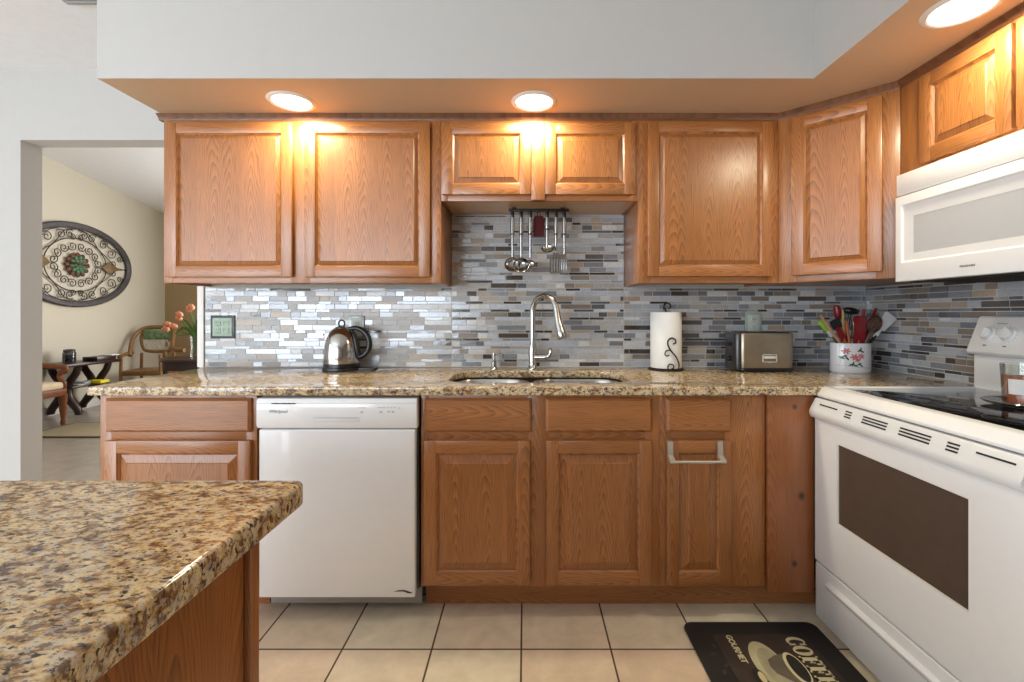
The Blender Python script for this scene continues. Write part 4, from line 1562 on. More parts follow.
utensil('serving_spoon', 'glossy red handled spoon standing upright at the left back of the crock', (CX - 0.02, CY + 0.02, ZT), (X_(836.5, CY + 0.03), CY + 0.03, 1.243),
        [('shaft', 'steel', stick(0.004, 0, 0.7)), ('grip', 'red_silicone', lambda bm, L: add_tube(bm, [(0, 0, L - 0.075), (0, 0, L - 0.06), (0, 0, L - 0.025), (0, 0, L - 0.006), (0, 0, L)], [0.008, 0.014, 0.0165, 0.014, 0.006], 16))])
utensil('wooden_spoon', 'pale yellow wooden stick behind the red tools in the crock', (CX, CY + 0.025, ZT), (X_(842.5, CY + 0.03), CY + 0.03, 1.222),
        [('handle', 'yellow_wood', stick(0.0065))])
utensil('slotted_turner', 'black and red turner leaning left in front of the wooden stick', (CX + 0.02, CY - 0.03, ZT), (X_(834, CY - 0.035), CY - 0.035, 1.172),
        [('handle', 'orange_wood', stick(0.007, 0, 0.62)), ('collar', 'red_silicone', flatstick(0.03, 0.008, 0.58, 0.85)), ('turner_head', 'black_plastic', blade(0.040, 0.052, 0.006, 0.82, 1.0))])
utensil('serving_fork', 'orange wood handled fork beside the black ladle in the crock', (CX - 0.01, CY - 0.038, ZT), (X_(846, CY - 0.04), CY - 0.04, 1.165),
        [('handle', 'orange_wood', stick(0.0065)), ])
utensil('soup_ladle', 'black plastic ladle with its bowl on top at the back of the crock', (CX - 0.02, CY + 0.028, ZT), (X_(850.5, CY + 0.03), CY + 0.03, 1.225),
        [('handle', 'black_plastic', stick(0.006, 0, 0.93)), ('ladle_bowl', 'black_plastic', lambda bm, L: add_ball(bm, (0, 0, L - 0.012), 0.040, 0.03, 0.018))])
def whisk(bm, L):
    for k in range(4):
        a = PI * k / 4
        pts = []
        for i in range(25):
            s = 2 * PI * i / 24
            h = 0.5 - 0.5 * math.cos(s)
            r_ = 0.022 * math.sin(s) * (0.55 + 0.45 * h)
            pts.append((r_ * math.cos(a), r_ * math.sin(a), L - 0.10 + 0.10 * h))
        add_tube(bm, pts, 0.0013, 6)
utensil('whisk', 'steel balloon whisk in the middle of the crock', (CX + 0.005, CY - 0.02, ZT), (X_(850.5, CY - 0.03), CY - 0.03, 1.178),
        [('handle', 'steel', stick(0.007, 0, 0.5)), ('wires', 'chrome', whisk)])
utensil('silicone_spatula', 'broad dark red silicone spatula upright in the middle of the crock', (CX + 0.012, CY - 0.03, ZT), (X_(860.5, CY - 0.04), CY - 0.04, 1.190),
        [('handle', 'red_silicone', stick(0.008, 0, 0.55)), ('spatula_blade', 'red_silicone', blade(0.048, 0.062, 0.008, 0.42, 1.0))])
utensil('pastry_brush', 'thin red handle standing straight behind the red spatula', (CX + 0.03, CY + 0.015, ZT), (X_(864, CY + 0.02), CY + 0.02, 1.222),
        [('handle', 'red_silicone', stick(0.007))])
utensil('tongs', 'thin red handle leaning right behind the slotted spoon', (CX + 0.03, CY + 0.02, ZT), (X_(876, CY + 0.03), CY + 0.03, 1.225),
        [('handle', 'red_silicone', stick(0.0065))])
def slotted(bm, L):
    add_tube(bm, [(0.030 * math.cos(a), 0, L - 0.038 + 0.038 * math.sin(a)) for a in [2 * PI * k / 24 for k in range(24)]], 0.006, 8, closed=True)
    for k in (-2, -1, 0, 1, 2):
        h = 0.036 * math.sqrt(1 - (k * 0.0105 / 0.030) ** 2)
        add_box(bm, k * 0.0105 - 0.0028, k * 0.0105 + 0.0028, -0.002, 0.002, L - 0.038 - h, L - 0.038 + h)
utensil('slotted_spoon', 'bronze coloured slotted spoon leaning right in the crock', (CX - 0.01, CY - 0.022, ZT), (X_(878, CY - 0.04), CY - 0.04, 1.185),
        [('handle', 'bronze_metal', stick(0.006, 0, 0.75)), ('spoon_head', 'bronze_metal', slotted)])
utensil('white_turner', 'white silicone turner leaning far right over the crock rim', (CX - 0.005, CY - 0.005, ZT), (X_(891.5, CY - 0.02), CY - 0.02, 1.195),
        [('handle', 'black_plastic', stick(0.007, 0, 0.62)), ('neck', 'white_silicone', flatstick(0.018, 0.008, 0.58, 0.76)), ('turner_blade', 'white_silicone', blade(0.038, 0.066, 0.007, 0.74, 1.0))])

# ------------------------------------------------------------------ hanging utensil rack
YR_ = 2.28
t = thing('utensil_rack', 'dark metal utensil rail fixed below the short cabinet over the sink', 'utensil rack', (0.066, YR_, 1.7315))
bm = B(); add_box(bm, -0.148, 0.152, -0.004, 0.004, -0.026, -0.010, 0.002)
add_box(bm, -0.13, -0.11, -0.015, 0.015, -0.011, 0.0, 0.001); add_box(bm, 0.11, 0.13, -0.015, 0.015, -0.011, 0.0, 0.001)
rail = obj('rail', bm, 'wrought_iron', t)
HX = [-0.0625, -0.0195, 0.0255, 0.108, 0.152, 0.193]
for hx in HX:
    bm = B(); add_tube(bm, spline([(hx - 0.066, -0.004, -0.018), (hx - 0.066, -0.014, -0.024), (hx - 0.066, -0.018, -0.034), (hx - 0.066, -0.024, -0.028)], 4), 0.002, 8)
    obj('hook', bm, 'wrought_iron', rail)
def hung(name, label, hx, L, headfn, headmat='utensil_steel', hl=0.11, drop=0.0):
    t = thing(name, label, 'utensil', (hx, YR_ - 0.018, 1.704 - drop), 0, 'steel utensils on the rack')
    bm = B(); add_box(bm, -0.0095, 0.0095, -0.005, 0.005, -0.034, 0.002, 0.004)
    obj('hanging_tip', bm, 'black_plastic', t)
    bm = B(); add_tube(bm, [(0, 0, -0.03), (0, 0, -0.07), (0, 0, -hl)], [0.0095, 0.0108, 0.0095], 14)
    obj('grip', bm, 'utensil_steel', t)
    bm = B(); add_tube(bm, [(0, 0, -hl), (0, 0, -hl - 0.006)], [0.0112, 0.0112], 14)
    obj('collar', bm, 'black_plastic', t)
    bm = B(); add_tube(bm, [(0, 0, -hl - 0.006), (0, 0, -hl - 0.03), (0, 0.002, -L)], [0.0078, 0.0072, 0.0058], 12)
    obj('shaft', bm, 'utensil_steel', t)
    bm = B(); headfn(bm, L)
    obj('head', bm, headmat, t)
def dish(r, dpt, tiltdeg, zc, yc=-0.01):
    def fn(bm, L):
        b2 = B()
        prof = [(r * math.sin(a), -dpt * math.cos(a)) for a in [PI / 2 * k / 8 for k in range(9)]] + [((r - 0.0015) * math.sin(a), -(dpt - 0.0015) * math.cos(a)) for a in [PI / 2 * (8 - k) / 8 for k in range(9)]]
        add_lathe(bm, prof, 0, 0, 28)
        xform(bm, Matrix.Translation((0, yc, zc)) @ Matrix.Rotation(R(tiltdeg), 4, 'X'))
    return fn
hung('skimmer_ladle', 'steel slotted spoon hanging first from the left on the rail', HX[0], 0.225, dish(0.040, 0.022, 68, -0.262))
hung('soup_ladle', 'steel serving spoon hanging second from the left on the rail', HX[1], 0.225, dish(0.041, 0.030, 62, -0.264))
hung('serving_spoon', 'small steel spoon hanging third from the left on the rail', HX[2], 0.230, dish(0.0255, 0.016, 68, -0.262))
hung('gravy_ladle', 'short steel ladle hanging right of the red holder on the rail', HX[3], 0.185, dish(0.036, 0.030, 20, -0.178, -0.03), hl=0.085)
def turner(bm, L):
    w, z1, z0 = 0.031, -0.225, -0.305
    for k in range(5):
        x = -w + 0.0045 + k * (2 * w - 0.009) / 4
        add_box(bm, x - 0.0045, x + 0.0045, -0.004, -0.0025, z0 + 0.008, z1 - 0.006)
    add_prism(bm, [(-w, z1 - 0.008), (w, z1 - 0.008), (0.012, z1 + 0.022), (-0.012, z1 + 0.022)], -0.004, -0.0025, 'Y')
    add_box(bm, -w, w, -0.004, -0.0025, z0, z0 + 0.009)
    xform(bm, Matrix.Translation((0, 0, z1)) @ Matrix.Rotation(R(9), 4, 'X') @ Matrix.Translation((0, 0, -z1)))
hung('slotted_turner', 'steel slotted turner hanging second from the right on the rail', HX[4], 0.215, turner)
def fork(bm, L):
    add_prism(bm, [(-0.014, -0.235), (0.014, -0.235), (0.006, -0.20), (-0.006, -0.20)], -0.003, 0.0, 'Y')
    for x in (-0.011, 0.0, 0.011):
        add_box(bm, x - 0.0025, x + 0.0025, -0.003, 0.0, -0.295, -0.234, 0.001)
hung('serving_fork', 'steel three-tine fork hanging last at the right end of the rail', HX[5], 0.21, fork)
t = thing('pot_holder', 'small dark red cloth pot holder hanging on the rail among steel utensils', 'pot holder', (0.068, YR_ + 0.006, 1.70))
bm = B()
add_prism(bm, [(-0.026, -0.115), (0.026, -0.115), (0.028, -0.03), (0.02, -0.012), (-0.02, -0.012), (-0.028, -0.03)], 0.0, 0.008, 'Y', bev=0.003)
obj('cloth_pad', bm, 'red_fabric', t)
bm = B(); add_tube(bm, [(0.008 * math.cos(a), 0.004, -0.004 + 0.01 * math.sin(a)) for a in [2 * PI * k / 16 for k in range(16)]], 0.0018, 8, closed=True)
obj('loop', bm, 'red_fabric', t)

# ------------------------------------------------------------------ floor mat
t = thing('floor_mat', 'black cushioned floor mat with coffee cup print in front of the range', 'mat', (0.86, 1.40, 0))
mx, my = -0.86, -1.40
bm = fill_shape([(x + mx, y + my) for x, y in rrect(0.604, 1.110, 0.98, 1.772, 0.035, 5)], [], 0.0, 0.013, 0.005)
obj('mat_body', bm, 'mat_black', t)
ZM = 0.0133
def flat_poly(bm, pts, z, th=0.0006):
    add_prism(bm, [(x + mx, y + my) for x, y in pts], z - 0.0004, z + th, 'Z')
def ell(cx, cy, a, b, n=40):
    return [(cx + a * math.cos(2 * PI * k / n), cy + b * math.sin(2 * PI * k / n)) for k in range(n)]
bm = B(); flat_poly(bm, rrect(0.69, 1.035, 1.03, 1.70, 0.02), ZM)
obj('print_field', bm, 'mat_brown', t)
mx0, my0 = mx, my
mx, my = mx - 0.008, my - 0.034
bm = B(); flat_poly(bm, ell(0.836, 1.585, 0.052, 0.110), ZM + 0.0008)
obj('saucer_print', bm, 'mat_saucer', t)
bm = B()
flat_poly(bm, ell(0.846, 1.575, 0.040, 0.088), ZM + 0.0016)
obj('saucer_well_print', bm, 'mat_cup', t)
bm = B()
flat_poly(bm, [(0.838, 1.605), (0.832, 1.575), (0.838, 1.545), (0.870, 1.515), (0.915, 1.498), (0.918, 1.636), (0.870, 1.625)], ZM + 0.0024)
obj('cup_print', bm, 'mat_cup_shade', t)
bm = B(); flat_poly(bm, ell(0.917, 1.567, 0.030, 0.071), ZM + 0.0032)
obj('cup_rim_print', bm, 'mat_cream', t)
bm = B(); flat_poly(bm, ell(0.920, 1.567, 0.023, 0.060), ZM + 0.0040)
obj('coffee_print', bm, 'mat_black', t)
bm = B()
flat_poly(bm, ell(0.775, 1.535, 0.020, 0.034), ZM + 0.0008)
obj('spoon_shadow_print', bm, 'mat_black', t)
bm = B()
flat_poly(bm, ell(0.782, 1.530, 0.010, 0.024), ZM + 0.0016)
flat_poly(bm, [(0.781, 1.51), (0.785, 1.51), (0.79, 1.40), (0.786, 1.40)], ZM + 0.0016)
obj('spoon_print', bm, 'mat_cream', t)

mx, my = mx0, my0
def slab_letters():
    """heavy slab-serif capitals for the mat, unit height; returns list of polygons per letter and widths"""
    def C():
        out = []
        n = 22
        for k in range(n + 1):
            a = R(48 + (312 - 48) * k / n)
            out.append((0.36 + 0.36 * math.cos(a), 0.5 + 0.5 * math.sin(a)))
        for k in range(n, -1, -1):
            a = R(55 + (305 - 55) * k / n)
            out.append((0.42 + 0.20 * math.cos(a), 0.5 + 0.38 * math.sin(a)))
        return [out, [(0.53, 0.62), (0.66, 0.62), (0.66, 0.98), (0.58, 0.9)], [(0.53, 0.38), (0.58, 0.1), (0.66, 0.02), (0.66, 0.38)]]
    def O():
        polys = []
        n = 28
        o = [(0.38 + 0.38 * math.cos(2 * PI * k / n), 0.5 + 0.5 * math.sin(2 * PI * k / n)) for k in range(n)]
        i = [(0.38 + 0.15 * math.cos(2 * PI * k / n), 0.5 + 0.40 * math.sin(2 * PI * k / n)) for k in range(n)]
        for k in range(n):
            l = (k + 1) % n
            polys.append([o[k], o[l], i[l], i[k]])
        return polys
    def F():
        return [[(0.1, 0), (0.34, 0), (0.34, 1), (0.1, 1)], [(0, 0), (0.46, 0), (0.46, 0.11), (0, 0.11)], [(0, 0.89), (0.62, 0.89), (0.62, 1), (0, 1)],
                [(0.54, 0.66), (0.64, 0.66), (0.64, 1), (0.54, 1)], [(0.34, 0.44), (0.5, 0.44), (0.5, 0.56), (0.34, 0.56)], [(0.44, 0.36), (0.52, 0.36), (0.52, 0.64), (0.44, 0.64)]]
    def E():
        return F()[:1] + [[(0, 0), (0.64, 0), (0.64, 0.11), (0, 0.11)], [(0, 0.89), (0.62, 0.89), (0.62, 1), (0, 1)], [(0.54, 0.66), (0.64, 0.66), (0.64, 1), (0.54, 1)],
                [(0.56, 0), (0.66, 0), (0.66, 0.34), (0.56, 0.34)], [(0.34, 0.44), (0.5, 0.44), (0.5, 0.56), (0.34, 0.56)], [(0.44, 0.36), (0.52, 0.36), (0.52, 0.64), (0.44, 0.64)]]
    return [C, O, F, F, E, E]
bm = B()
adv = 0.0
H_ = 0.066
xb, ys = 0.945, 1.684       # baseline x, starting y; letters read toward the viewer, tops toward the range
for k, fn in enumerate(slab_letters()):
    for poly in fn():
        pts = [(xb + v * H_, ys - (adv + u) * 0.062) for u, v in poly]
        add_prism(bm, [(x + mx, y + my) for x, y in pts], ZM + 0.0004 + 0.00005 * k, ZM + 0.0012 + 0.00005 * k, 'Z')
    adv += (0.72, 0.80, 0.70, 0.70, 0.72, 0.72)[k]
obj('lettering', bm, 'mat_cream', t)
bm = text_bm('GOURMET', 0.030, 0.0005, 0.0006, 0, 0.92, 'LEFT')
xform(bm, Matrix.Translation((0.747 + mx, 1.694 + my, ZM + 0.0012)) @ Matrix.Rotation(R(-90), 4, 'Z'))
obj('small_lettering', bm, 'mat_cream', t)
bm = B()
for (x, y, a) in ((0.655, 1.60, 0.4), (0.66, 1.52, 1.2), (0.675, 1.64, 2.0), (0.66, 1.45, 0.2), (0.68, 1.55, 0.9)):
    pts = [(x + 0.012 * math.cos(2 * PI * k / 14) * math.cos(a) - 0.007 * math.sin(2 * PI * k / 14) * math.sin(a), y + 0.012 * math.cos(2 * PI * k / 14) * math.sin(a) + 0.007 * math.sin(2 * PI * k / 14) * math.cos(a)) for k in range(14)]
    flat_poly(bm, pts, ZM + 0.0004)
obj('bean_prints', bm, 'mat_brown', t)

# ------------------------------------------------------------------ living room: oval wall art
t = thing('wall_art', 'oval iron scroll wall art with green flower medallion on the living room wall', 'wall art', (XLL + 0.012, 5.714, 1.806), R(90))
AX, AZ = 0.785, 0.525
bm = B()
n = 72
rings = []
for (s, y) in ((0.0, 0.0), (0.0, -0.02), (0.015, -0.032), (0.060, -0.032), (0.078, -0.018), (0.078, 0.0)):
    rings.append([bm.verts.new(((AX - s) * math.cos(2 * PI * k / n), y, (AZ - s) * math.sin(2 * PI * k / n))) for k in range(n)])
for a, b in zip(rings, rings[1:] + rings[:1]):
    for k in range(n):
        l = (k + 1) % n
        bm.faces.new((a[k], a[l], b[l], b[k]))
obj('oval_frame', bm, 'art_band', t)
bm = B()
def spiral(cx, cz, r, a0, turns, dirn=1, n=26):
    out = []
    for k in range(n):
        f = k / (n - 1)
        a = a0 + dirn * f * turns * 2 * PI
        rr_ = r * (1 - 0.8 * f)
        out.append((cx + rr_ * math.cos(a), -0.012, cz + rr_ * math.sin(a)))
    return out
def art_tube(pts, r=0.0052):
    add_tube(bm, pts, r, 6)
art_tube([(0.40 * math.cos(2 * PI * k / 40), -0.012, 0.33 * math.sin(2 * PI * k / 40)) for k in range(41)], 0.006)
for k in range(8):      # hearts of paired scrolls round the medallion
    a = 2 * PI * k / 8
    for s in (-1, 1):
        aa = a + s * 0.20
        art_tube(spiral(0.28 * math.cos(aa) * 1.05, 0.235 * math.sin(aa), 0.058, a + s * 1.9, 1.4, s))
for sx in (-1, 1):
    for sz in (-1, 1):
        for (cx, cz, r, a0, d) in ((0.20, 0.355, 0.060, 0.5, 1), (0.09, 0.375, 0.055, 2.4, -1), (0.36, 0.30, 0.066, 0.2, 1), (0.47, 0.20, 0.075, 1.0, -1), (0.50, 0.07, 0.050, 2.8, 1), (0.60, 0.14, 0.045, 0.4, -1), (0.055, 0.34, 0.04, 1.0, 1)):
            p = spiral(cx, cz, r, a0, 1.4, d)
            art_tube([(x * sx, y, z * sz) for x, y, z in p])
        art_tube([(x * sx, y, z * sz) for x, y, z in spline([(0.02, -0.012, 0.44), (0.16, -0.012, 0.40), (0.28, -0.012, 0.24), (0.42, -0.012, 0.13), (0.55, -0.012, 0.02), (0.70, -0.012, 0.0)], 5)])
        art_tube([(x * sx, y, z * sz) for x, y, z in spline([(0.24, -0.012, 0.42), (0.34, -0.012, 0.38), (0.44, -0.012, 0.28), (0.58, -0.012, 0.22), (0.66, -0.012, 0.12)], 5)])
obj('scrollwork', bm, 'art_iron', t)
bm = B()
for k in range(12):
    a = 2 * PI * k / 12
    add_ball(bm, (0.115 * math.cos(a), -0.02, 0.115 * math.sin(a)), 0.045, 0.014, 0.032, rot=Matrix.Rotation(-a, 4, 'Y'), u=10, v=6)
add_lathe(bm, [(0, 0), (0.12, 0), (0.12, 0.02), (0, 0.03)], 0, 0, 24)
q = [v for v in bm.verts][-98:]
obj('medallion_rim', bm, 'art_rust', t)
bm = B()
for rr_, nn, y in ((0.085, 10, -0.036), (0.05, 7, -0.044), (0.0, 1, -0.05)):
    for k in range(nn):
        a = 2 * PI * k / nn + rr_ * 9
        add_ball(bm, (rr_ * math.cos(a), y, rr_ * math.sin(a)), 0.034, 0.016, 0.026, rot=Matrix.Rotation(-a, 4, 'Y'), u=10, v=6)
obj('flower_medallion', bm, 'art_green', t)
for s in (-1, 1):
    bm = B()
    add_prism(bm, [(s * 0.33, 0.0), (s * 0.42, 0.075), (s * 0.56, 0.012), (s * 0.60, 0.0), (s * 0.56, -0.012), (s * 0.42, -0.075)], -0.03, -0.008, 'Y', bev=0.006)
    obj('leaf_ornament', bm, 'art_leaf', t)

# trestle console table
t = thing('trestle_table', 'dark carved trestle console table against the living room wall', 'table', (-5.385, 5.5, 0))
bm = B(); add_box(bm, -0.19, 0.185, -0.42, 0.42, 0.585, 0.62, 0.008)
obj('tabletop', bm, 'dark_mahogany', t)
for yy in (-0.13, 0.26):
    bm = B()
    for s in (-1, 1):
        prof = spline([(s * 0.16, 0, 0.0), (s * 0.15, 0, 0.08), (s * 0.06, 0, 0.20), (s * 0.035, 0, 0.30), (s * 0.06, 0, 0.40), (s * 0.13, 0, 0.50), (s * 0.16, 0, 0.585)], 4)
        add_tube(bm, [(p.x, yy, max(p.z, 0.02) if i else 0.025) for i, p in enumerate(prof)], [0.030, 0.032, 0.035, 0.038, 0.04, 0.042, 0.044, 0.046, 0.046, 0.046, 0.046, 0.046, 0.046, 0.044, 0.044, 0.042, 0.04, 0.04, 0.04, 0.038, 0.038, 0.036, 0.036, 0.034, 0.034][:len(prof)], 10)
    obj('leg', bm, 'dark_mahogany', t)
bm = B(); add_box(bm, -0.13, 0.13, -0.17, 0.30, 0.325, 0.35, 0.005)
obj('shelf', bm, 'dark_mahogany', t)

t = thing('lantern', 'small dark glass jar lantern on the trestle console table', 'lantern', (-5.42, 5.46, 0.62))
t.scale = (0.82, 0.82, 1.0)
bm = B(); add_lathe(bm, [(0, 0), (0.07, 0), (0.074, 0.01), (0.074, 0.11), (0.064, 0.13), (0.06, 0.135), (0.058, 0.13), (0.068, 0.108), (0.068, 0.012), (0, 0.008)], 0, 0, 24)
obj('jar', bm, 'smoke_glass', t)
bm = B(); add_lathe(bm, [(0.058, 0.128), (0.066, 0.132), (0.066, 0.152), (0.04, 0.158), (0, 0.16)], 0, 0, 24)
obj('lid', bm, 'lantern_metal', t)
bm = B(); add_lathe(bm, [(0, 0.012), (0.05, 0.012), (0.05, 0.09), (0, 0.09)], 0, 0, 20)
obj('candle', bm, 'lantern_metal', t)
bm = B(); add_box(bm, -5.40, -5.22, 5.60, 5.86, 0.62, 0.672, 0.004)
tag(obj('album', bm, 'dark_mahogany'), 'thick dark album lying on the trestle table', 'book')
bm = B(); add_box(bm, -5.36, -5.215, 5.80, 5.905, 0.6725, 0.682, 0.002)
tag(obj('paper_pad', bm, 'paper'), 'white paper pad lying across the dark album', 'paper')
bm = B(); add_box(bm, -5.45, -5.27, 5.42, 5.50, 0.3505, 0.362, 0.003)
tag(obj('magazine', bm, 'magazine_pale'), 'pale green magazine on the trestle table shelf', 'magazine')
bm = B(); add_box(bm, -5.46, -5.28, 5.505, 5.585, 0.3505, 0.380, 0.003)
tag(obj('magazine', bm, 'magazine_blue'), 'blue grey stack-thick magazine on the trestle table shelf behind the yellow book', 'magazine')
bm = B(); add_box(bm, -0.10, 0.10, -0.06, 0.06, 0.0, 0.035, 0.004)
o = obj('yellow_book', bm, 'yellow_cover')
tag(o, 'bright yellow book on the far end of the trestle shelf', 'book')
o.location = (-5.27, 5.65, 0.351)
bm = None

# armchair with cream seat, facing into the room
t = thing('armchair', 'carved walnut armchair with cream seat at the left edge of the opening', 'armchair', (-5.0, 4.72, 0))
bm = B(); add_box(bm, -0.46, 0.02, -0.26, 0.26, 0.385, 0.465, 0.03, 0, 4)
obj('seat_cushion', bm, 'cream_upholstery', t)
bm = B(); add_box(bm, -0.46, 0.025, -0.27, 0.27, 0.315, 0.39, 0.01)
obj('seat_frame', bm, 'carved_walnut', t)
for (xx, yy) in ((0.0, 0.25), (0.0, -0.25), (-0.44, 0.25), (-0.44, -0.25)):
    bm = B(); add_lathe(bm, [(0, 0), (0.02, 0.0), (0.024, 0.03), (0.018, 0.06), (0.026, 0.12), (0.034, 0.18), (0.026, 0.22), (0.036, 0.25), (0.036, 0.33), (0, 0.33)], xx, yy, 14)
    obj('leg', bm, 'carved_walnut', t)
for yy in (0.25, -0.25):
    bm = B()
    add_tube(bm, spline([(-0.44, yy, 0.66), (-0.25, yy, 0.645), (-0.05, yy, 0.63), (0.01, yy, 0.625), (0.03, yy, 0.60), (0.015, yy, 0.57), (-0.015, yy, 0.58)], 5), 0.026, 10)
    add_tube(bm, spline([(0.0, yy, 0.39), (0.01, yy, 0.45), (-0.04, yy, 0.51), (-0.02, yy, 0.58)], 5), 0.022, 10)
    obj('arm', bm, 'carved_walnut', t)
bm = B()
add_box(bm, -0.50, -0.44, -0.22, 0.22, 0.47, 0.98, 0.02)
obj('back_pad', bm, 'cream_upholstery', t)
bm = B()
for yy in (-0.25, 0.25):
    add_tube(bm, [(-0.45, yy, 0.33), (-0.46, yy, 0.6), (-0.49, yy, 1.0)], 0.024, 10)
add_tube(bm, spline([(-0.49, -0.25, 0.99), (-0.5, 0, 1.06), (-0.49, 0.25, 0.99)], 6), 0.026, 10)
obj('back_frame', bm, 'carved_walnut', t)

# barrel chair with green pad and lattice back
t = thing('barrel_chair', 'curved wooden barrel chair with green pad and white lattice in the living room', 'armchair', (-5.24, 6.42, 0), R(12))
t.scale = (0.84, 0.84, 1.0)
bm = B()
add_tube(bm, spline([(-0.27, -0.05, 0.62), (-0.30, 0.10, 0.86), (-0.22, 0.24, 0.985), (0.0, 0.28, 1.005), (0.22, 0.24, 0.985), (0.29, 0.10, 0.86), (0.33, -0.02, 0.74), (0.45, -0.16, 0.70), (0.60, -0.22, 0.695)], 6), 0.030, 10)
add_tube(bm, spline([(-0.27, 0.03, 0.66), (-0.31, -0.10, 0.64), (-0.30, -0.26, 0.62)], 5), 0.026, 10)
add_tube(bm, spline([(-0.20, 0.22, 0.97), (-0.24, 0.20, 0.86), (-0.20, 0.20, 0.70), (-0.10, 0.22, 0.66), (0.10, 0.22, 0.66), (0.20, 0.20, 0.68), (0.25, 0.2, 0.86), (0.22, 0.22, 0.97)], 6), 0.022, 10)
obj('back_frame', bm, 'gold_walnut', t)
bm = B()
add_box(bm, -0.215, 0.215, 0.19, 0.25, 0.83, 0.975, 0.025, 0, 3)
obj('back_pad', bm, 'green_upholstery', t)
bm = B()
for k in range(5):
    x = -0.17 + k * 0.085
    add_tube(bm, [(x - 0.045, 0.22, 0.68), (x + 0.045, 0.22, 0.835)], 0.009, 6)
    add_tube(bm, [(x + 0.045, 0.22, 0.68), (x - 0.045, 0.22, 0.835)], 0.009, 6)
obj('lattice', bm, 'lattice_white', t)
bm = B(); add_box(bm, -0.28, 0.28, -0.28, 0.24, 0.36, 0.43, 0.02, 0, 3)
obj('seat', bm, 'gold_walnut', t)
for (xx, yy) in ((-0.27, -0.26), (0.27, -0.26), (-0.24, 0.22), (0.24, 0.22)):
    bm = B(); add_tube(bm, spline([(xx, yy, 0.0), (xx * 0.98, yy, 0.2), (xx * 1.03, yy, 0.36), (xx, yy, 0.64)], 4), 0.022, 10)
    obj('leg', bm, 'gold_walnut', t)
bm = B(); add_lathe(bm, [(0, 0.42), (0.03, 0.43), (0.045, 0.5), (0.025, 0.55), (0.04, 0.60), (0.03, 0.66), (0, 0.66)], 0.12, 0.2, 14)
obj('back_post', bm, 'gold_walnut', t)

# round side table, vase, tulips
t = thing('end_table', 'dark round side table below the tulip vase', 'table', (-4.0, 5.6, 0))
bm = B(); add_lathe(bm, [(0, 0.64), (0.36, 0.64), (0.37, 0.655), (0.36, 0.67), (0, 0.67)], 0, 0, 40)
obj('tabletop', bm, 'dark_mahogany', t)
bm = B(); add_lathe(bm, [(0.33, 0.54), (0.34, 0.54), (0.34, 0.64), (0.33, 0.64), (0.33, 0.54)], 0, 0, 40)
obj('apron', bm, 'dark_mahogany', t)
for k in range(4):
    a = R(45 + 90 * k)
    bm = B(); add_tube(bm, [(0.31 * math.cos(a), 0.31 * math.sin(a), 0.0), (0.30 * math.cos(a), 0.30 * math.sin(a), 0.3), (0.31 * math.cos(a), 0.31 * math.sin(a), 0.6)], [0.016, 0.022, 0.026], 10)
    obj('leg', bm, 'dark_mahogany', t)
VX, VY, VZ = -4.02, 5.6, 0.67
t = thing('glass_vase', 'tall clear glass vase of tulips on the dark side table', 'vase', (VX, VY, VZ))
bm = B(); add_lathe(bm, [(0, 0), (0.05, 0), (0.052, 0.01), (0.046, 0.12), (0.055, 0.26), (0.052, 0.26), (0.043, 0.12), (0.048, 0.015), (0, 0.012)], 0, 0, 28)
obj('vase_body', bm, 'clear_glass', t)
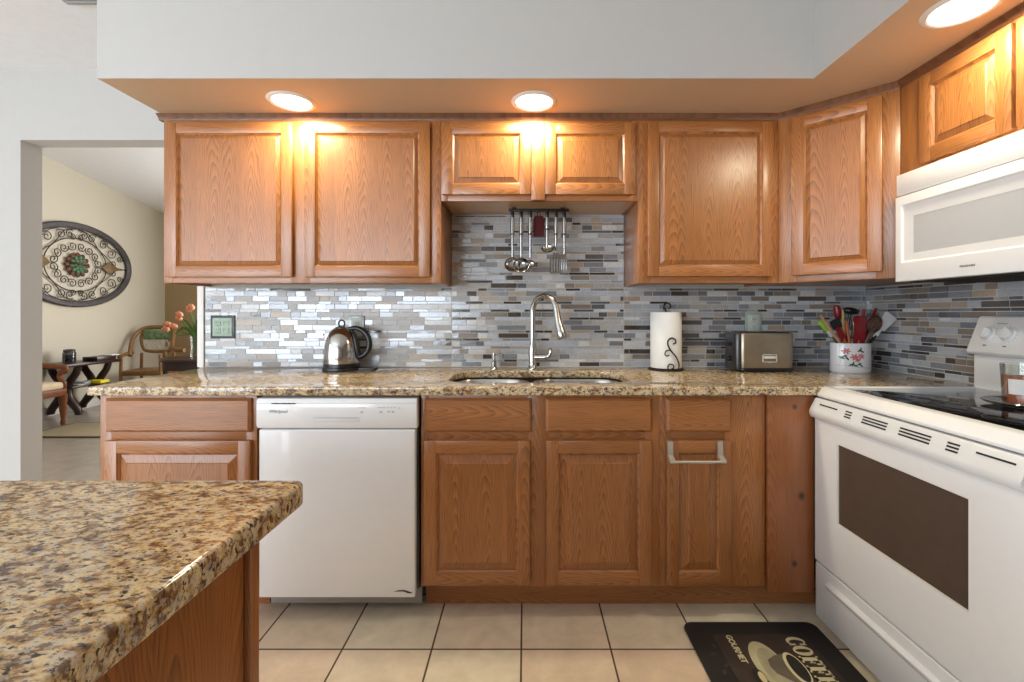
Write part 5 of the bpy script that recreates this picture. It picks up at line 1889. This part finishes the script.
tips = [(-0.31, -0.02, 0.30, 'lowest at the far left', None), (-0.26, -0.05, 0.36, 'second from the left', None), (-0.20, 0.03, 0.43, 'third from the left', [(-0.01, -0.02, 0.24), (-0.10, -0.05, 0.34), (-0.19, -0.07, 0.27)]),
        (-0.12, -0.06, 0.47, 'below the topmost pair', [(0.0, -0.02, 0.25), (-0.05, -0.04, 0.38), (-0.10, -0.06, 0.44)]), (-0.08, 0.02, 0.53, 'topmost on the left', None),
        (-0.02, -0.03, 0.55, 'topmost on the right', [(0.01, 0, 0.25), (0.02, 0.0, 0.38), (0.03, -0.02, 0.44)]), (-0.15, -0.10, 0.33, 'low in the middle above the leaves', None)]
for (dx_, dy_, dz_, wh, leaf) in tips:
    t = thing('tulip', 'peach pink tulip, ' + wh + ' of the vase bunch', 'flower', (VX, VY, VZ + 0.02), 0, 'tulips in the glass vase')
    bm = B(); add_tube(bm, spline([(dx_ * 0.05, dy_ * 0.05, 0.0), (dx_ * 0.08, dy_ * 0.1, 0.24), (dx_ * 0.55, dy_ * 0.6, dz_ * 0.82), (dx_, dy_, dz_)], 5), 0.005, 8)
    obj('stem', bm, 'tulip_leaf', t)
    bm = B()
    d = Vector((dx_ * 0.9, dy_, 0.16)).normalized()
    q = Vector((0, 0, 1)).rotation_difference(d).to_matrix().to_4x4()
    add_lathe(bm, [(0, 0), (0.022, 0.005), (0.035, 0.024), (0.034, 0.046), (0.024, 0.068), (0.012, 0.074), (0, 0.070)], 0, 0, 12)
    for i, v in enumerate(bm.verts):
        if v.co.z > 0.05:
            a = math.atan2(v.co.y, v.co.x)
            v.co.z += 0.010 * math.cos(3 * a)
    xform(bm, Matrix.Translation((dx_, dy_, dz_)) @ q)
    obj('bloom', bm, 'tulip_petal', t)
    if leaf:
        bm = B(); P = spline([(dx_ * 0.05, dy_ * 0.05, 0.02)] + leaf, 6)
        add_tube(bm, P, [0.004 + 0.018 * math.sin(PI * (0.1 + 0.88 * i / (len(P) - 1))) for i in range(len(P))], 8, flat=0.25)
        obj('leaf', bm, 'tulip_leaf', t)

# rug
t = thing('rug', 'flat tan rug with dark border on the living room floor', 'rug', (-3.8, 4.9, 0))
bm = B(); add_box(bm, -1.12, 1.2, -0.47, 0.12, 0.0, 0.010, 0.003)
obj('border', bm, 'rug_edge', t)
bm = B(); add_box(bm, -1.08, 1.16, -0.44, 0.09, 0.009, 0.013, 0.001)
obj('field', bm, 'rug_tan', t)
